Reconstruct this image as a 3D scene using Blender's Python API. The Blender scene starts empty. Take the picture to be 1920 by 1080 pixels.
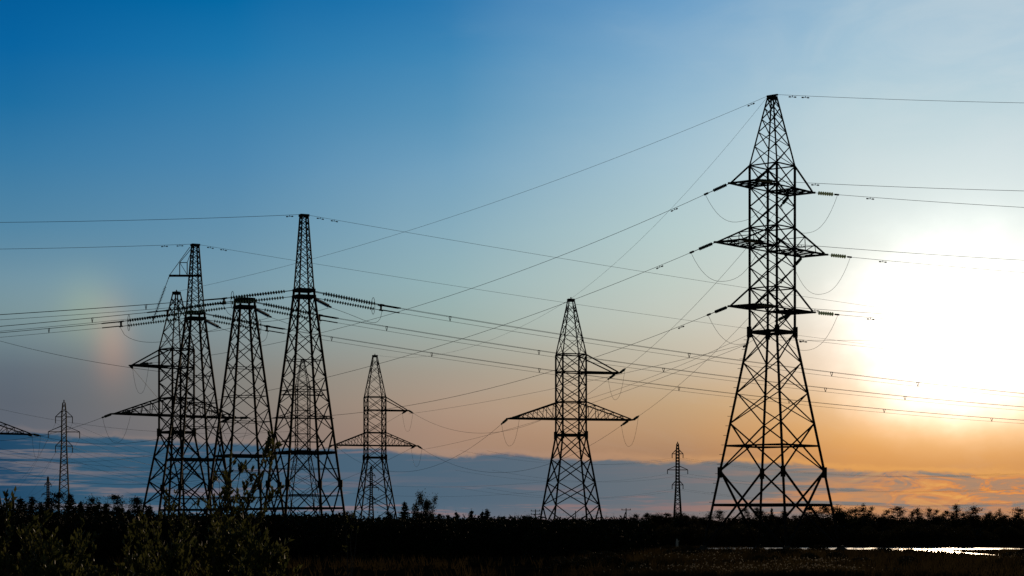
import bpy, math, random
from mathutils import Vector, Matrix, noise as mnoise
R = math.radians
random.seed(7)
scn = bpy.context.scene
COL = scn.collection

# ------------------------------------------------------------------ camera
F, HZ, CX, EYE = 4060.0, 985.0, 960.0, 1.95      # focal length (px of the 1920 photo), horizon row, eye height
cam_d = bpy.data.cameras.new('camera'); cam = bpy.data.objects.new('camera', cam_d); COL.objects.link(cam)
cam_d.sensor_width = 36.0; cam_d.lens = 36.0*F/1920.0
cam_d.shift_y = (HZ-540.0)/1920.0
cam_d.clip_start = 0.5; cam_d.clip_end = 20000
cam.location = (0, 0, EYE); cam.rotation_euler = (R(90), 0, 0)
scn.camera = cam
scn.render.resolution_x, scn.render.resolution_y = 1024, 576
scn.view_settings.view_transform = 'Standard'; scn.view_settings.look = 'None'
scn.view_settings.exposure = 0.0; scn.view_settings.gamma = 1.0

def P(x, y, d):
    return Vector(((x-CX)/F*d, d, EYE+(HZ-y)/F*d))

# ------------------------------------------------------------------ sky
SUN_AZ, SUN_EL = 11.25, 4.75
def s2l(c):
    return tuple(((v/255.0)/12.92 if v/255.0 <= 0.04045 else ((v/255.0+0.055)/1.055)**2.4) for v in c)
world = bpy.data.worlds.new('World'); scn.world = world; world.use_nodes = True
nt = world.node_tree; nt.nodes.clear()
def N(t, **kw):
    n = nt.nodes.new(t)
    for k, v in kw.items(): setattr(n, k, v)
    return n
def put(sock, v):
    if isinstance(v, (int, float)): sock.default_value = v
    elif isinstance(v, (tuple, list)): sock.default_value = v if len(v) == len(sock.default_value) else tuple(v)+(1,)
    else: nt.links.new(v, sock)
def M(op, a, b=0.0, c=None, clamp=False):
    n = N('ShaderNodeMath', operation=op, use_clamp=clamp); put(n.inputs[0], a); put(n.inputs[1], b)
    if c is not None: put(n.inputs[2], c)
    return n.outputs[0]
def MIX(f, a, b, mode='MIX'):
    n = N('ShaderNodeMix', data_type='RGBA', blend_type=mode, clamp_factor=True)
    put(n.inputs['Factor'], f); put(n.inputs[6], a); put(n.inputs[7], b); return n.outputs[2]
def SM(x, lo, hi):                                  # smoothstep
    n = N('ShaderNodeMapRange', interpolation_type='SMOOTHSTEP')
    put(n.inputs[0], x); put(n.inputs[1], lo); put(n.inputs[2], hi); return n.outputs[0]
def RAMP(x, lo, hi, stops):
    m = N('ShaderNodeMapRange'); put(m.inputs[0], x); put(m.inputs[1], lo); put(m.inputs[2], hi)
    r = N('ShaderNodeValToRGB'); nt.links.new(m.outputs[0], r.inputs[0]); e = r.color_ramp.elements
    r.color_ramp.interpolation = 'B_SPLINE' if False else 'LINEAR'
    for i, (p, c) in enumerate(stops):
        q = (p-lo)/(hi-lo)
        el_ = e[i] if i < 2 else e.new(q)
        el_.position = q; el_.color = s2l(c)+(1,)
    return r.outputs[0]
def NOISE(vec, scale, detail=4, rough=0.55, dist=0.0):
    n = N('ShaderNodeTexNoise'); put(n.inputs['Vector'], vec); put(n.inputs['Scale'], scale)
    put(n.inputs['Detail'], detail); put(n.inputs['Roughness'], rough); put(n.inputs['Distortion'], dist); return n.outputs[0]
def XYZ(a, b, c=0.0):
    n = N('ShaderNodeCombineXYZ'); put(n.inputs[0], a); put(n.inputs[1], b); put(n.inputs[2], c); return n.outputs[0]
def GAUSS(x, y, cx, cy, sx, sy):
    a = M('DIVIDE', M('SUBTRACT', x, cx), sx); b = M('DIVIDE', M('SUBTRACT', y, cy), sy)
    return M('EXPONENT', M('MULTIPLY', M('ADD', M('MULTIPLY', a, a), M('MULTIPLY', b, b)), -1.0))
tc = N('ShaderNodeTexCoord'); sep = N('ShaderNodeSeparateXYZ'); nt.links.new(tc.outputs['Generated'], sep.inputs[0])
az = M('MULTIPLY', M('ARCTAN2', sep.outputs[0], sep.outputs[1]), 57.29578)
el = M('MULTIPLY', M('ARCSINE', sep.outputs[2]), 57.29578)
daz = M('ABSOLUTE', M('SUBTRACT', az, SUN_AZ))
ELS = (0.0, 1.9, 2.5, 3.2, 4.0, 5.4, 6.4, 7.7, 9.4, 10.8, 12.2, 13.6)
COLS = {   # measured sky colour against elevation, for growing azimuth distance from the sun
 24.2: [(100,108,118),(96,104,116),(95,101,112),(92,100,111),(94,106,118),(108,136,146),(102,140,160),(82,133,164),(56,122,165),(29,110,162),(9,100,160),(3,92,153)],
 18.6: [(118,112,112),(122,114,112),(126,118,114),(128,124,118),(130,130,125),(130,150,155),(118,153,170),(100,145,172),(77,135,175),(58,127,173),(30,117,171),(2,104,163)],
 12.9: [(150,126,116),(164,134,114),(168,138,118),(172,148,128),(165,155,140),(155,175,170),(148,178,182),(135,172,188),(112,160,190),(88,147,185),(64,135,182),(40,120,175)],
 7.1:  [(150,116,96),(172,132,100),(187,148,110),(193,162,125),(195,178,152),(195,198,185),(190,203,195),(180,203,203),(165,195,208),(148,185,207),(124,170,203),(100,155,198)],
 2.2:  [(190,130,80),(214,150,86),(222,162,94),(224,176,118),(222,190,156),(218,205,188),(212,212,202),(206,216,212),(196,213,216),(180,205,214),(160,193,212),(146,183,208)]}
def col_ramp(d_):
    st = list(zip(ELS, COLS[d_])); tp = COLS[d_][-1]
    return RAMP(el, 0, 45, st+[(22, tuple(v*0.72 for v in tp)), (45, tuple(v*0.42 for v in tp))])
ks = sorted(COLS, reverse=True); sky = col_ramp(ks[0])
for a_, b_ in zip(ks, ks[1:]):
    mr = N('ShaderNodeMapRange'); put(mr.inputs[0], daz); mr.inputs[1].default_value = a_; mr.inputs[2].default_value = b_
    sky = MIX(mr.outputs[0], sky, col_ramp(b_))
# soft high veils
veil = NOISE(XYZ(M('MULTIPLY', az, 0.10), M('MULTIPLY', el, 0.22)), 1.0, 3, 0.5, 0.4)
sky = MIX(M('MULTIPLY', M('MULTIPLY', SM(veil, 0.45, 0.75), SM(daz, 20.0, 6.0)), 0.12), sky, s2l((190,204,210)))
ci = NOISE(XYZ(M('ADD', M('MULTIPLY', az, 0.22), M('MULTIPLY', el, 0.30)), M('SUBTRACT', M('MULTIPLY', el, 0.55), M('MULTIPLY', az, 0.18)), 4.0), 1.0, 6, 0.6, 0.6)
sky = MIX(M('MULTIPLY', M('MULTIPLY', GAUSS(az, el, 14.0, 12.0, 6.5, 4.5), SM(ci, 0.25, 0.75)), 0.55), sky, s2l((204,216,220)))
ci2 = NOISE(XYZ(M('MULTIPLY', az, 0.35), M('MULTIPLY', el, 1.3), 11.0), 1.0, 7, 0.62, 0.5)
sky = MIX(M('MULTIPLY', M('MULTIPLY', SM(ci2, 0.45, 0.85), SM(daz, 16.0, 6.0)), 0.06), sky, s2l((206,214,214)))
# --- cloud deck near the horizon: streaked layers
wob = NOISE(XYZ(M('MULTIPLY', az, 0.16), M('MULTIPLY', el, 0.5)), 1.0, 4, 0.55)
wob2 = NOISE(XYZ(M('MULTIPLY', az, 0.9), M('MULTIPLY', el, 2.0), 6.0), 1.0, 6, 0.62, 0.4)
edge = M('ADD', M('ADD', 1.84, M('MULTIPLY', az, -0.040)), M('ADD', M('MULTIPLY', M('SUBTRACT', wob, 0.5), 0.75), M('MULTIPLY', M('SUBTRACT', wob2, 0.5), 0.42)))
deck = M('SUBTRACT', 1.0, SM(M('SUBTRACT', el, edge), -0.07, 0.06))
rim = GAUSS(M('SUBTRACT', el, edge), 0.0, 0.09, 0.0, 0.08, 1.0)
deck_c = MIX(SM(az, -4.0, 12.0), MIX(SM(az, -10.0, -3.0), MIX(SM(az, -13.6, -10.8), s2l((20,66,98)), s2l((45,86,113))), s2l((66,97,119))), s2l((124,124,122)))
lay = NOISE(XYZ(M('MULTIPLY', az, 0.20), M('MULTIPLY', el, 3.4), 3.7), 1.0, 6, 0.55, 0.25)
lay2 = NOISE(XYZ(M('MULTIPLY', az, 0.45), M('MULTIPLY', el, 7.0), 9.1), 1.0, 6, 0.6, 0.3)
lay3 = NOISE(XYZ(M('MULTIPLY', az, 1.5), M('MULTIPLY', el, 9.0), 1.3), 1.0, 6, 0.62, 0.5)
streak_c = MIX(SM(az, 4.0, 10.0), MIX(SM(az, -13.0, -2.0), s2l((112,110,118)), s2l((140,115,116))), s2l((238,156,72)))
amt = M('ADD', M('MULTIPLY', GAUSS(az, el, -12.5, 1.2, 4.5, 0.28), 0.07), M('MULTIPLY', SM(az, 5.5, 10.0), 0.085))
stk = SM(M('ADD', M('ADD', M('MULTIPLY', lay, 0.62), M('MULTIPLY', lay2, 0.38)), amt), 0.50, 0.575)
stk = M('MULTIPLY', stk, M('ADD', 0.55, M('MULTIPLY', M('SUBTRACT', 1.0, GAUSS(az, el, 1.0, 1.45, 10.0, 0.42)), 0.45)))
stk = M('MULTIPLY', stk, M('SUBTRACT', 1.0, M('MULTIPLY', GAUSS(az, el, 0.0, 1.35, 8.0, 0.62), 0.97)))
stk = M('MULTIPLY', stk, M('SUBTRACT', 1.0, M('MULTIPLY', SM(az, 7.0, 11.0), 0.6)))
stk = M('MULTIPLY', stk, M('ADD', 0.72, M('MULTIPLY', SM(lay3, 0.35, 0.6), 0.28)))
deck_c = MIX(stk, deck_c, streak_c)
puff = NOISE(XYZ(M('MULTIPLY', az, 0.75), M('MULTIPLY', el, 2.6), 17.2), 1.0, 10, 0.68, 1.1)
pm_ = M('MULTIPLY', M('MULTIPLY', SM(puff, 0.45, 0.53), SM(az, 7.5, 10.0)), GAUSS(az, el, 13.5, 0.98, 5.0, 0.75))
deck_c = MIX(M('MULTIPLY', pm_, 0.95), deck_c, MIX(SM(puff, 0.5, 0.66), s2l((226,140,72)), s2l((248,176,84))))
low = M('SUBTRACT', 1.0, SM(el, 0.0, 0.75))
deck_c = MIX(M('MULTIPLY', low, 0.45), deck_c, MIX(SM(az, -6.0, 6.0), s2l((80,118,142)), s2l((160,126,112))))
sky = MIX(M('MULTIPLY', deck, 0.94), sky, deck_c)
sky = MIX(M('MULTIPLY', rim, MIX(SM(az,-6,10), (0.16,0.16,0.16), (0.42,0.42,0.42))), sky, MIX(SM(az,-2,9), s2l((168,142,132)), s2l((236,170,92))))
# --- parhelion 22 degrees from the sun: red towards the sun, white outwards
def ADDC(base, fac, col):
    return MIX(fac, base, MIX(1.0, base, col, 'ADD'))
sky = ADDC(sky, GAUSS(az, el, -10.45, 4.75, 0.5, 1.0), (0.16, 0.045, 0.0))
sky = ADDC(sky, GAUSS(az, el, -11.1, 5.6, 0.75, 0.9), (0.08, 0.07, 0.0))
sky = ADDC(sky, GAUSS(az, el, -12.6, 5.6, 1.9, 1.2), (0.05, 0.05, 0.03))
# --- thin cloud in front of the sun: the aureole
gn1 = NOISE(XYZ(M('MULTIPLY', az, 0.55), M('MULTIPLY', el, 0.8), 2.0), 1.0, 4, 0.55)
gn2 = NOISE(XYZ(M('MULTIPLY', az, 0.55), M('MULTIPLY', el, 0.8), 8.0), 1.0, 4, 0.55)
azw = M('ADD', az, M('MULTIPLY', M('SUBTRACT', gn1, 0.5), 1.7)); elw = M('ADD', el, M('MULTIPLY', M('SUBTRACT', gn2, 0.5), 1.4))
gl = M('MULTIPLY', GAUSS(azw, elw, SUN_AZ+0.45, SUN_EL+0.10, 2.1, 1.68), 2.3)
g2 = M('MULTIPLY', GAUSS(az, el, SUN_AZ+0.8, SUN_EL+0.7, 3.7, 2.6), 0.34)
g3 = M('MULTIPLY', GAUSS(az, el, SUN_AZ+1.5, SUN_EL+3.0, 5.0, 4.5), 0.07)
gsum = M('ADD', M('ADD', gl, g2), g3)
gsum = M('MULTIPLY', gsum, SM(el, 0.9, 2.9))
glow = N('ShaderNodeVectorMath', operation='SCALE'); glow.inputs[0].default_value = (1.0, 0.95, 0.86); nt.links.new(gsum, glow.inputs['Scale'])
sky = MIX(1.0, sky, glow.outputs[0], 'ADD')
gold = M('MULTIPLY', M('MULTIPLY', GAUSS(az, el, SUN_AZ+0.5, 2.3, 3.4, 0.75), SM(el, 0.6, 1.6)), 1.0)
sky = ADDC(sky, gold, (0.12, 0.07, 0.0))
# physical sky for the rest of the dome
nis = N('ShaderNodeTexSky', sky_type='NISHITA'); nis.sun_disc = False
nis.sun_elevation = R(SUN_EL); nis.sun_rotation = R(SUN_AZ)
front = M('MULTIPLY', SM(sep.outputs[1], 0.15, 0.80), 1.0)
STR = 0.10
sc10 = N('ShaderNodeVectorMath', operation='SCALE'); nt.links.new(sky, sc10.inputs[0]); sc10.inputs['Scale'].default_value = 1.0/STR
nsc = N('ShaderNodeVectorMath', operation='SCALE'); nt.links.new(nis.outputs[0], nsc.inputs[0]); nsc.inputs['Scale'].default_value = 0.30
bgc = MIX(front, nsc.outputs[0], sc10.outputs[0])
bg = N('ShaderNodeBackground'); nt.links.new(bgc, bg.inputs[0]); bg.inputs[1].default_value = STR
wo = N('ShaderNodeOutputWorld'); nt.links.new(bg.outputs[0], wo.inputs[0])

# ------------------------------------------------------------------ sun
sl = bpy.data.lights.new('sun', 'SUN'); sl.energy = 2.0; sl.angle = R(0.53); sl.color = (1.0, 0.74, 0.48)
so = bpy.data.objects.new('sun', sl); COL.objects.link(so)
sd = Vector((math.sin(R(SUN_AZ))*math.cos(R(SUN_EL)), math.cos(R(SUN_AZ))*math.cos(R(SUN_EL)), math.sin(R(SUN_EL))))
so.rotation_euler = (-sd).to_track_quat('-Z', 'Y').to_euler(); so.location = sd*300

# ------------------------------------------------------------------ materials
def mat(name, c1, c2, scale=6.0, rough=0.6, metal=0.0, transl=0.0, trans=0.0, bump=0.0, spec=None, coords='Object', tcol=None):
    m = bpy.data.materials.new(name); m.use_nodes = True; t_ = m.node_tree; b = t_.nodes['Principled BSDF']
    co = t_.nodes.new('ShaderNodeTexCoord'); n = t_.nodes.new('ShaderNodeTexNoise')
    n.inputs['Scale'].default_value = scale; n.inputs['Detail'].default_value = 5
    t_.links.new(co.outputs[coords], n.inputs['Vector'])
    r = t_.nodes.new('ShaderNodeValToRGB'); r.color_ramp.elements[0].position = 0.35; r.color_ramp.elements[1].position = 0.65
    r.color_ramp.elements[0].color = tuple(c1)+(1,); r.color_ramp.elements[1].color = tuple(c2)+(1,)
    t_.links.new(n.outputs[0], r.inputs[0]); t_.links.new(r.outputs[0], b.inputs['Base Color'])
    b.inputs['Roughness'].default_value = rough; b.inputs['Metallic'].default_value = metal
    b.inputs['Transmission Weight'].default_value = trans
    if spec is not None: b.inputs['Specular IOR Level'].default_value = spec
    if bump:
        bp = t_.nodes.new('ShaderNodeBump'); bp.inputs['Strength'].default_value = bump
        t_.links.new(n.outputs[0], bp.inputs['Height']); t_.links.new(bp.outputs[0], b.inputs['Normal'])
    if transl:
        tr = t_.nodes.new('ShaderNodeBsdfTranslucent')
        if tcol: tr.inputs[0].default_value = tuple(tcol)+(1,)
        else: t_.links.new(r.outputs[0], tr.inputs[0])
        mx = t_.nodes.new('ShaderNodeMixShader'); mx.inputs[0].default_value = transl
        t_.links.new(b.outputs[0], mx.inputs[1]); t_.links.new(tr.outputs[0], mx.inputs[2])
        t_.links.new(mx.outputs[0], t_.nodes['Material Output'].inputs[0])
    return m
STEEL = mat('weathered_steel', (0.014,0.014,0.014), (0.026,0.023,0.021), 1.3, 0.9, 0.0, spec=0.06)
BRIGHTGLASS = mat('insulator_pale_glass', (0.24,0.32,0.20), (0.34,0.42,0.28), 3.0, 0.15, transl=0.65, trans=0.2, tcol=(0.62,0.74,0.62))
WIRE = mat('conductor_aluminium', (0.05,0.05,0.052), (0.07,0.07,0.07), 2.0, 0.6, 0.2, spec=0.2)
GLASS = mat('insulator_glass', (0.03,0.075,0.055), (0.06,0.12,0.09), 3.0, 0.12, 0.0, transl=0.35, trans=0.1, tcol=(0.30,0.42,0.32))
DARKGLASS = mat('insulator_dark_glass', (0.03,0.045,0.042), (0.05,0.07,0.065), 3.0, 0.25, transl=0.1)
CONC = mat('concrete', (0.035,0.033,0.03), (0.06,0.056,0.05), 4.0, 0.95)
WOOD = mat('weathered_wood', (0.06,0.05,0.04), (0.10,0.085,0.07), 5.0, 0.9)
BARK = mat('bark', (0.025,0.02,0.016), (0.05,0.04,0.03), 6.0, 0.95)
CONIF = mat('conifer_needles', (0.012,0.020,0.010), (0.028,0.040,0.018), 1.5, 0.85, transl=0.10, spec=0.1)
BOGF = mat('bog_pine_needles', (0.022,0.020,0.010), (0.045,0.036,0.016), 1.2, 0.85, transl=0.18, spec=0.1)
DECID = mat('broad_leaves', (0.022,0.030,0.012), (0.045,0.055,0.020), 1.6, 0.7, transl=0.22, spec=0.2)
SHRUBM = mat('shrub_leaves', (0.010,0.014,0.007), (0.022,0.026,0.012), 1.6, 0.85, transl=0.05, spec=0.1)
LEAF = mat('willow_leaves', (0.038,0.047,0.014), (0.125,0.122,0.038), 9.0, 0.6, transl=0.32, spec=0.18)
TWIG = mat('willow_bark', (0.045,0.034,0.024), (0.075,0.056,0.038), 9.0, 0.9)
GRASSM = mat('bog_grass', (0.016,0.012,0.006), (0.060,0.042,0.018), 0.35, 0.9, transl=0.30, spec=0.0)
COTTON = mat('cotton_grass_heads', (0.22,0.18,0.13), (0.38,0.33,0.26), 8.0, 0.9, transl=0.3)
PALE = mat('pale_stake', (0.55,0.52,0.48), (0.65,0.62,0.58), 4.0, 0.7)
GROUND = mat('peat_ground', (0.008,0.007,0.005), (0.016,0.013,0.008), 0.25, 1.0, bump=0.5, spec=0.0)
# water with wind ripples
WATER = bpy.data.materials.new('pond_water'); WATER.use_nodes = True
_t = WATER.node_tree; _b = _t.nodes['Principled BSDF']
_b.inputs['Base Color'].default_value = (0.012,0.016,0.018,1); _b.inputs['Roughness'].default_value = 0.42; _b.inputs['IOR'].default_value = 1.33
_c = _t.nodes.new('ShaderNodeTexCoord'); _n = _t.nodes.new('ShaderNodeTexNoise'); _n.inputs['Scale'].default_value = 1.1; _n.inputs['Detail'].default_value = 6
_p = _t.nodes.new('ShaderNodeBump'); _p.inputs['Strength'].default_value = 0.2; _p.inputs['Distance'].default_value = 0.08
_t.links.new(_c.outputs['Object'], _n.inputs['Vector']); _t.links.new(_n.outputs[0], _p.inputs['Height']); _t.links.new(_p.outputs[0], _b.inputs['Normal'])

# ------------------------------------------------------------------ helpers
class MB:
    def __init__(s): s.v = []; s.f = []
    def face(s, pts):
        i = len(s.v); s.v.extend(tuple(p) for p in pts); s.f.append(tuple(range(i, i+len(pts))))
    def bar(s, p, q, w, h=None):
        p = Vector(p); q = Vector(q); d = q-p
        if d.length < 1e-6: return
        d.normalize(); h = h or w
        up = Vector((0,0,1)) if abs(d.z) < 0.9 else Vector((1,0,0))
        a = d.cross(up).normalized()*(w/2); b = a.cross(d).normalized()*(h/2)
        i = len(s.v)
        for o in (p, q):
            for sa, sb in ((-1,-1),(1,-1),(1,1),(-1,1)): s.v.append(tuple(o+a*sa+b*sb))
        s.f += [(i,i+1,i+5,i+4),(i+1,i+2,i+6,i+5),(i+2,i+3,i+7,i+6),(i+3,i,i+4,i+7),(i+3,i+2,i+1,i),(i+4,i+5,i+6,i+7)]
    def tube(s, pts, r, seg=5):
        pts = [Vector(p) for p in pts]; rs = r if isinstance(r, (list, tuple)) else [r]*len(pts)
        n = len(pts); i0 = len(s.v); ref = None
        for k in range(n):
            d = (pts[min(k+1,n-1)]-pts[max(k-1,0)]).normalized()
            if ref is None:
                up = Vector((0,0,1)) if abs(d.z) < 0.9 else Vector((1,0,0)); ref = d.cross(up).normalized()
            a = (ref-d*ref.dot(d)).normalized(); ref = a; b = d.cross(a)
            for j in range(seg):
                an = 2*math.pi*j/seg; s.v.append(tuple(pts[k]+(a*math.cos(an)+b*math.sin(an))*rs[k]))
        for k in range(n-1):
            for j in range(seg):
                a0 = i0+k*seg+j; a1 = i0+k*seg+(j+1)%seg; s.f.append((a0,a1,a1+seg,a0+seg))
        s.f.append(tuple(i0+j for j in reversed(range(seg)))); s.f.append(tuple(i0+(n-1)*seg+j for j in range(seg)))
    def lathe(s, prof, seg=10, axis=None, org=(0,0,0)):
        m = Vector((0,0,1)).rotation_difference(Vector(axis)).to_matrix() if axis is not None else Matrix.Identity(3)
        org = Vector(org); i0 = len(s.v)
        for (r_, z_) in prof:
            for j in range(seg):
                an = 2*math.pi*j/seg; s.v.append(tuple(org+m@Vector((r_*math.cos(an), r_*math.sin(an), z_))))
        for k in range(len(prof)-1):
            for j in range(seg):
                a0 = i0+k*seg+j; a1 = i0+k*seg+(j+1)%seg; s.f.append((a0,a1,a1+seg,a0+seg))
        s.f.append(tuple(i0+j for j in reversed(range(seg)))); s.f.append(tuple(i0+(len(prof)-1)*seg+j for j in range(seg)))
    def mesh(s, name, material):
        me = bpy.data.meshes.new(name); me.from_pydata(s.v, [], s.f); me.materials.append(material); me.update(); return me
    def build(s, name, material, parent=None, loc=None):
        o = bpy.data.objects.new(name, s.mesh(name, material)); COL.objects.link(o)
        if parent is not None: o.parent = parent
        if loc is not None: o.location = loc
        return o
def tag(o, label=None, cat=None, group=None, kind=None):
    if label: o['label'] = label
    if cat: o['category'] = cat
    if group: o['group'] = group
    if kind: o['kind'] = kind
    return o
def empty(name, loc, label, cat, group=None, rz=0.0):
    o = bpy.data.objects.new(name, None); COL.objects.link(o); o.location = loc; o.rotation_euler = (0,0,rz)
    o.empty_display_size = 0.5
    return tag(o, label, cat, group)
def copy_tree(o, parent=None):
    c = o.copy(); COL.objects.link(c)
    if parent is not None: c.parent = parent
    for ch in list(o.children): copy_tree(ch, c)
    return c
def instance(me, name, parent, loc, rot=None):
    o = bpy.data.objects.new(name, me); COL.objects.link(o); o.parent = parent; o.location = loc
    if rot is not None: o.rotation_mode = 'QUATERNION'; o.rotation_quaternion = rot
    return o

# ------------------------------------------------------------------ ground and pond
def pond_front(x):                                   # near shore distance of the pond at lateral position x
    y = 176+1.5*math.sin(x*0.33)+0.9*math.sin(x*0.91+1)
    px = 960+F*x/155.0
    y -= 37*math.exp(-((px-1806)/40.0)**2)
    return y
def pond_back(x): return 194+1.6*math.sin(x*0.21+2)+0.8*math.sin(x*0.7)
def in_pond(x, y): return 5 < x < 43 and pond_front(x) < y < pond_back(x)
def hum(x, y):
    k = 1.0 if y < 115 or x < 0 else 0.2
    return k*(0.10*mnoise.noise(Vector((x*0.12, y*0.12, 0.0)))+0.07*mnoise.noise(Vector((x*0.45, y*0.45, 3.0))))
def gz(x, y):
    if abs(x) > 80 or y < 20 or y > 340: return 0.0
    fx = min(1.0, (80-abs(x))/10.0, (y-20)/20.0, (340-y)/20.0)
    z = hum(x, y)*fx
    if 2 < x < 47:
        inside = min(y-pond_front(x)+1.2, pond_back(x)+1.2-y, (x-4)*1.5, (44-x)*1.5)
        z -= 0.55*max(0.0, min(1.0, inside/2.0))
    return z
xs = [-9000,-4000,-1500,-600,-250,-120]+[-80+i*1.25 for i in range(129)]+[120,250,600,1500,4000,9000]
ys = [-600,-200,-50,0]+[20+i*4 for i in range(28)]+[132+i*1.0 for i in range(80)]+[212+i*4 for i in range(33)]+[400,600,1000,2000,5000,12000]
g = MB()
for y in ys:
    for x in xs: g.v.append((x, y, gz(x, y)))
nx = len(xs)
for j in range(len(ys)-1):
    for i in range(nx-1): g.f.append((j*nx+i, j*nx+i+1, (j+1)*nx+i+1, (j+1)*nx+i))
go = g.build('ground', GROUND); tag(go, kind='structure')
for p_ in go.data.polygons: p_.use_smooth = True
w = MB(); xsw = [3+i*0.5 for i in range(85)]
for x in xsw:
    w.v.append((x, pond_front(x)-1.2, -0.07)); w.v.append((x, pond_back(x)+1.2, -0.07))
for i in range(len(xsw)-1): w.f.append((2*i, 2*i+2, 2*i+3, 2*i+1))
wo_ = w.build('water', WATER); tag(wo_, kind='structure')

# ------------------------------------------------------------------ lattice towers
def corners(h, z, u, v, off=(0,0)):
    return [u*(a*h+off[0])+v*(b*h+off[1])+Vector((0,0,z)) for a, b in ((-1,-1),(1,-1),(1,1),(-1,1))]
def half_at(prof, z):
    for (z0,h0),(z1,h1) in zip(prof, prof[1:]):
        if z0 <= z <= z1: return h0+(h1-h0)*(z-z0)/(z1-z0)
    return prof[-1][1]
def xfaces(mbs, levels, prof, u, v, bw, single=False):
    for k, (z0, z1) in enumerate(zip(levels, levels[1:])):
        a = corners(half_at(prof, z0), z0, u, v); b = corners(half_at(prof, z1), z1, u, v)
        for i in range(4):
            j = (i+1) % 4; mb = mbs[i] if len(mbs) == 4 else mbs[0]
            w_ = bw(z0) if callable(bw) else bw
            n_ = ((a[i]+a[j])*0.5); n_.z = 0; n_ = n_.normalized()*w_*0.25
            if not single or k % 2 == 0: mb.bar(a[i]+n_, b[j]+n_, w_, w_*0.7)
            if not single or k % 2 == 1: mb.bar(a[j]-n_, b[i]-n_, w_, w_*0.7)
def ring(mb, z, prof, u, v, w_, h_=None):
    c = corners(half_at(prof, z), z, u, v)
    if not isinstance(mb, MB):
        m = MB(); ring(m, z, prof, u, v, w_, h_); m.build(mb[1], STEEL, mb[0]); return
    for i in range(4): mb.bar(c[i], c[(i+1)%4], w_, h_ or w_)
def crossarm(zb, zt, L, wtip, side, h, ht, u, v, bw, truss=0, brace=4):
    """flat-bottomed arm from the body face (half width h) out to a blunt tip at distance L"""
    mb = MB(); tips = []
    bas = {}
    for s in (-1, 1):
        b0 = u*(side*h)+v*(s*h)+Vector((0,0,zb)); tip = u*(side*L)+v*(s*wtip)+Vector((0,0,zb)); t0 = u*(side*ht)+v*(s*ht)+Vector((0,0,zt))
        bas[s] = (b0, tip, t0); tips.append(tip)
        mb.bar(b0, tip, bw*1.15, bw*1.35); top_end = tip+(b0-tip)*0.06+Vector((0,0,bw*0.6)); mb.bar(t0, top_end, bw)
        ext = (tip-b0).normalized()*0.18; mb.bar(tip, tip+ext, bw*1.2)
        if truss:
            for k in range(1, truss+1):
                f = k/(truss+1.0); pb = b0.lerp(tip, f); pt = t0.lerp(top_end, f)
                mb.bar(pb, pt, bw*0.55); pb2 = b0.lerp(tip, (k-1)/(truss+1.0)); mb.bar(pb2, pt, bw*0.5)
    if truss:
        for k in range(1, truss+1):
            f = k/(truss+1.0); mb.bar(bas[-1][2].lerp(bas[-1][1], f), bas[1][2].lerp(bas[1][1], f), bw*0.5)
    ends = tips[0], tips[1]
    mb.bar(ends[0]-v*0.16, ends[1]+v*0.16, bw*1.2, bw*1.3)
    for k in range(brace):
        f0, f1 = k/brace, (k+1)/brace
        mb.bar(bas[-1][0].lerp(bas[-1][1], f0), bas[1][0].lerp(bas[1][1], f1), bw*0.6)
        mb.bar(bas[1][0].lerp(bas[1][1], f0), bas[-1][0].lerp(bas[-1][1], f1), bw*0.6)
        if k: mb.bar(bas[-1][0].lerp(bas[-1][1], f0), bas[1][0].lerp(bas[1][1], f0), bw*0.6)
    return mb, tips                       # tips[0] on the -v side, tips[1] on the +v side
def gusset(mb, p, w_, h_, u, v):
    for a in (u, v): mb.bar(p-Vector((0,0,h_/2)), p+Vector((0,0,h_/2)), w_, w_)
def legs_parts(root, prof, u, v, wleg, top_w=None):
    for i in range(4):
        mb = MB()
        for (z0,h0),(z1,h1) in zip(prof, prof[1:]):
            a = corners(h0, z0, u, v)[i]; b = corners(h1, z1, u, v)[i]; w_ = wleg if z0 < prof[-2][0] or len(prof) < 3 else (top_w or wleg)
            mb.bar(a, b, w_, w_)
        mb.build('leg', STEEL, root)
        c = corners(prof[0][1], 0, u, v)[i]; f = MB(); f.lathe([(0.55,-0.6),(0.55,0.05),(0.34,0.16),(0.22,0.38)], 8, None, c); f.build('footing', CONC, root)
class Tower: pass

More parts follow.
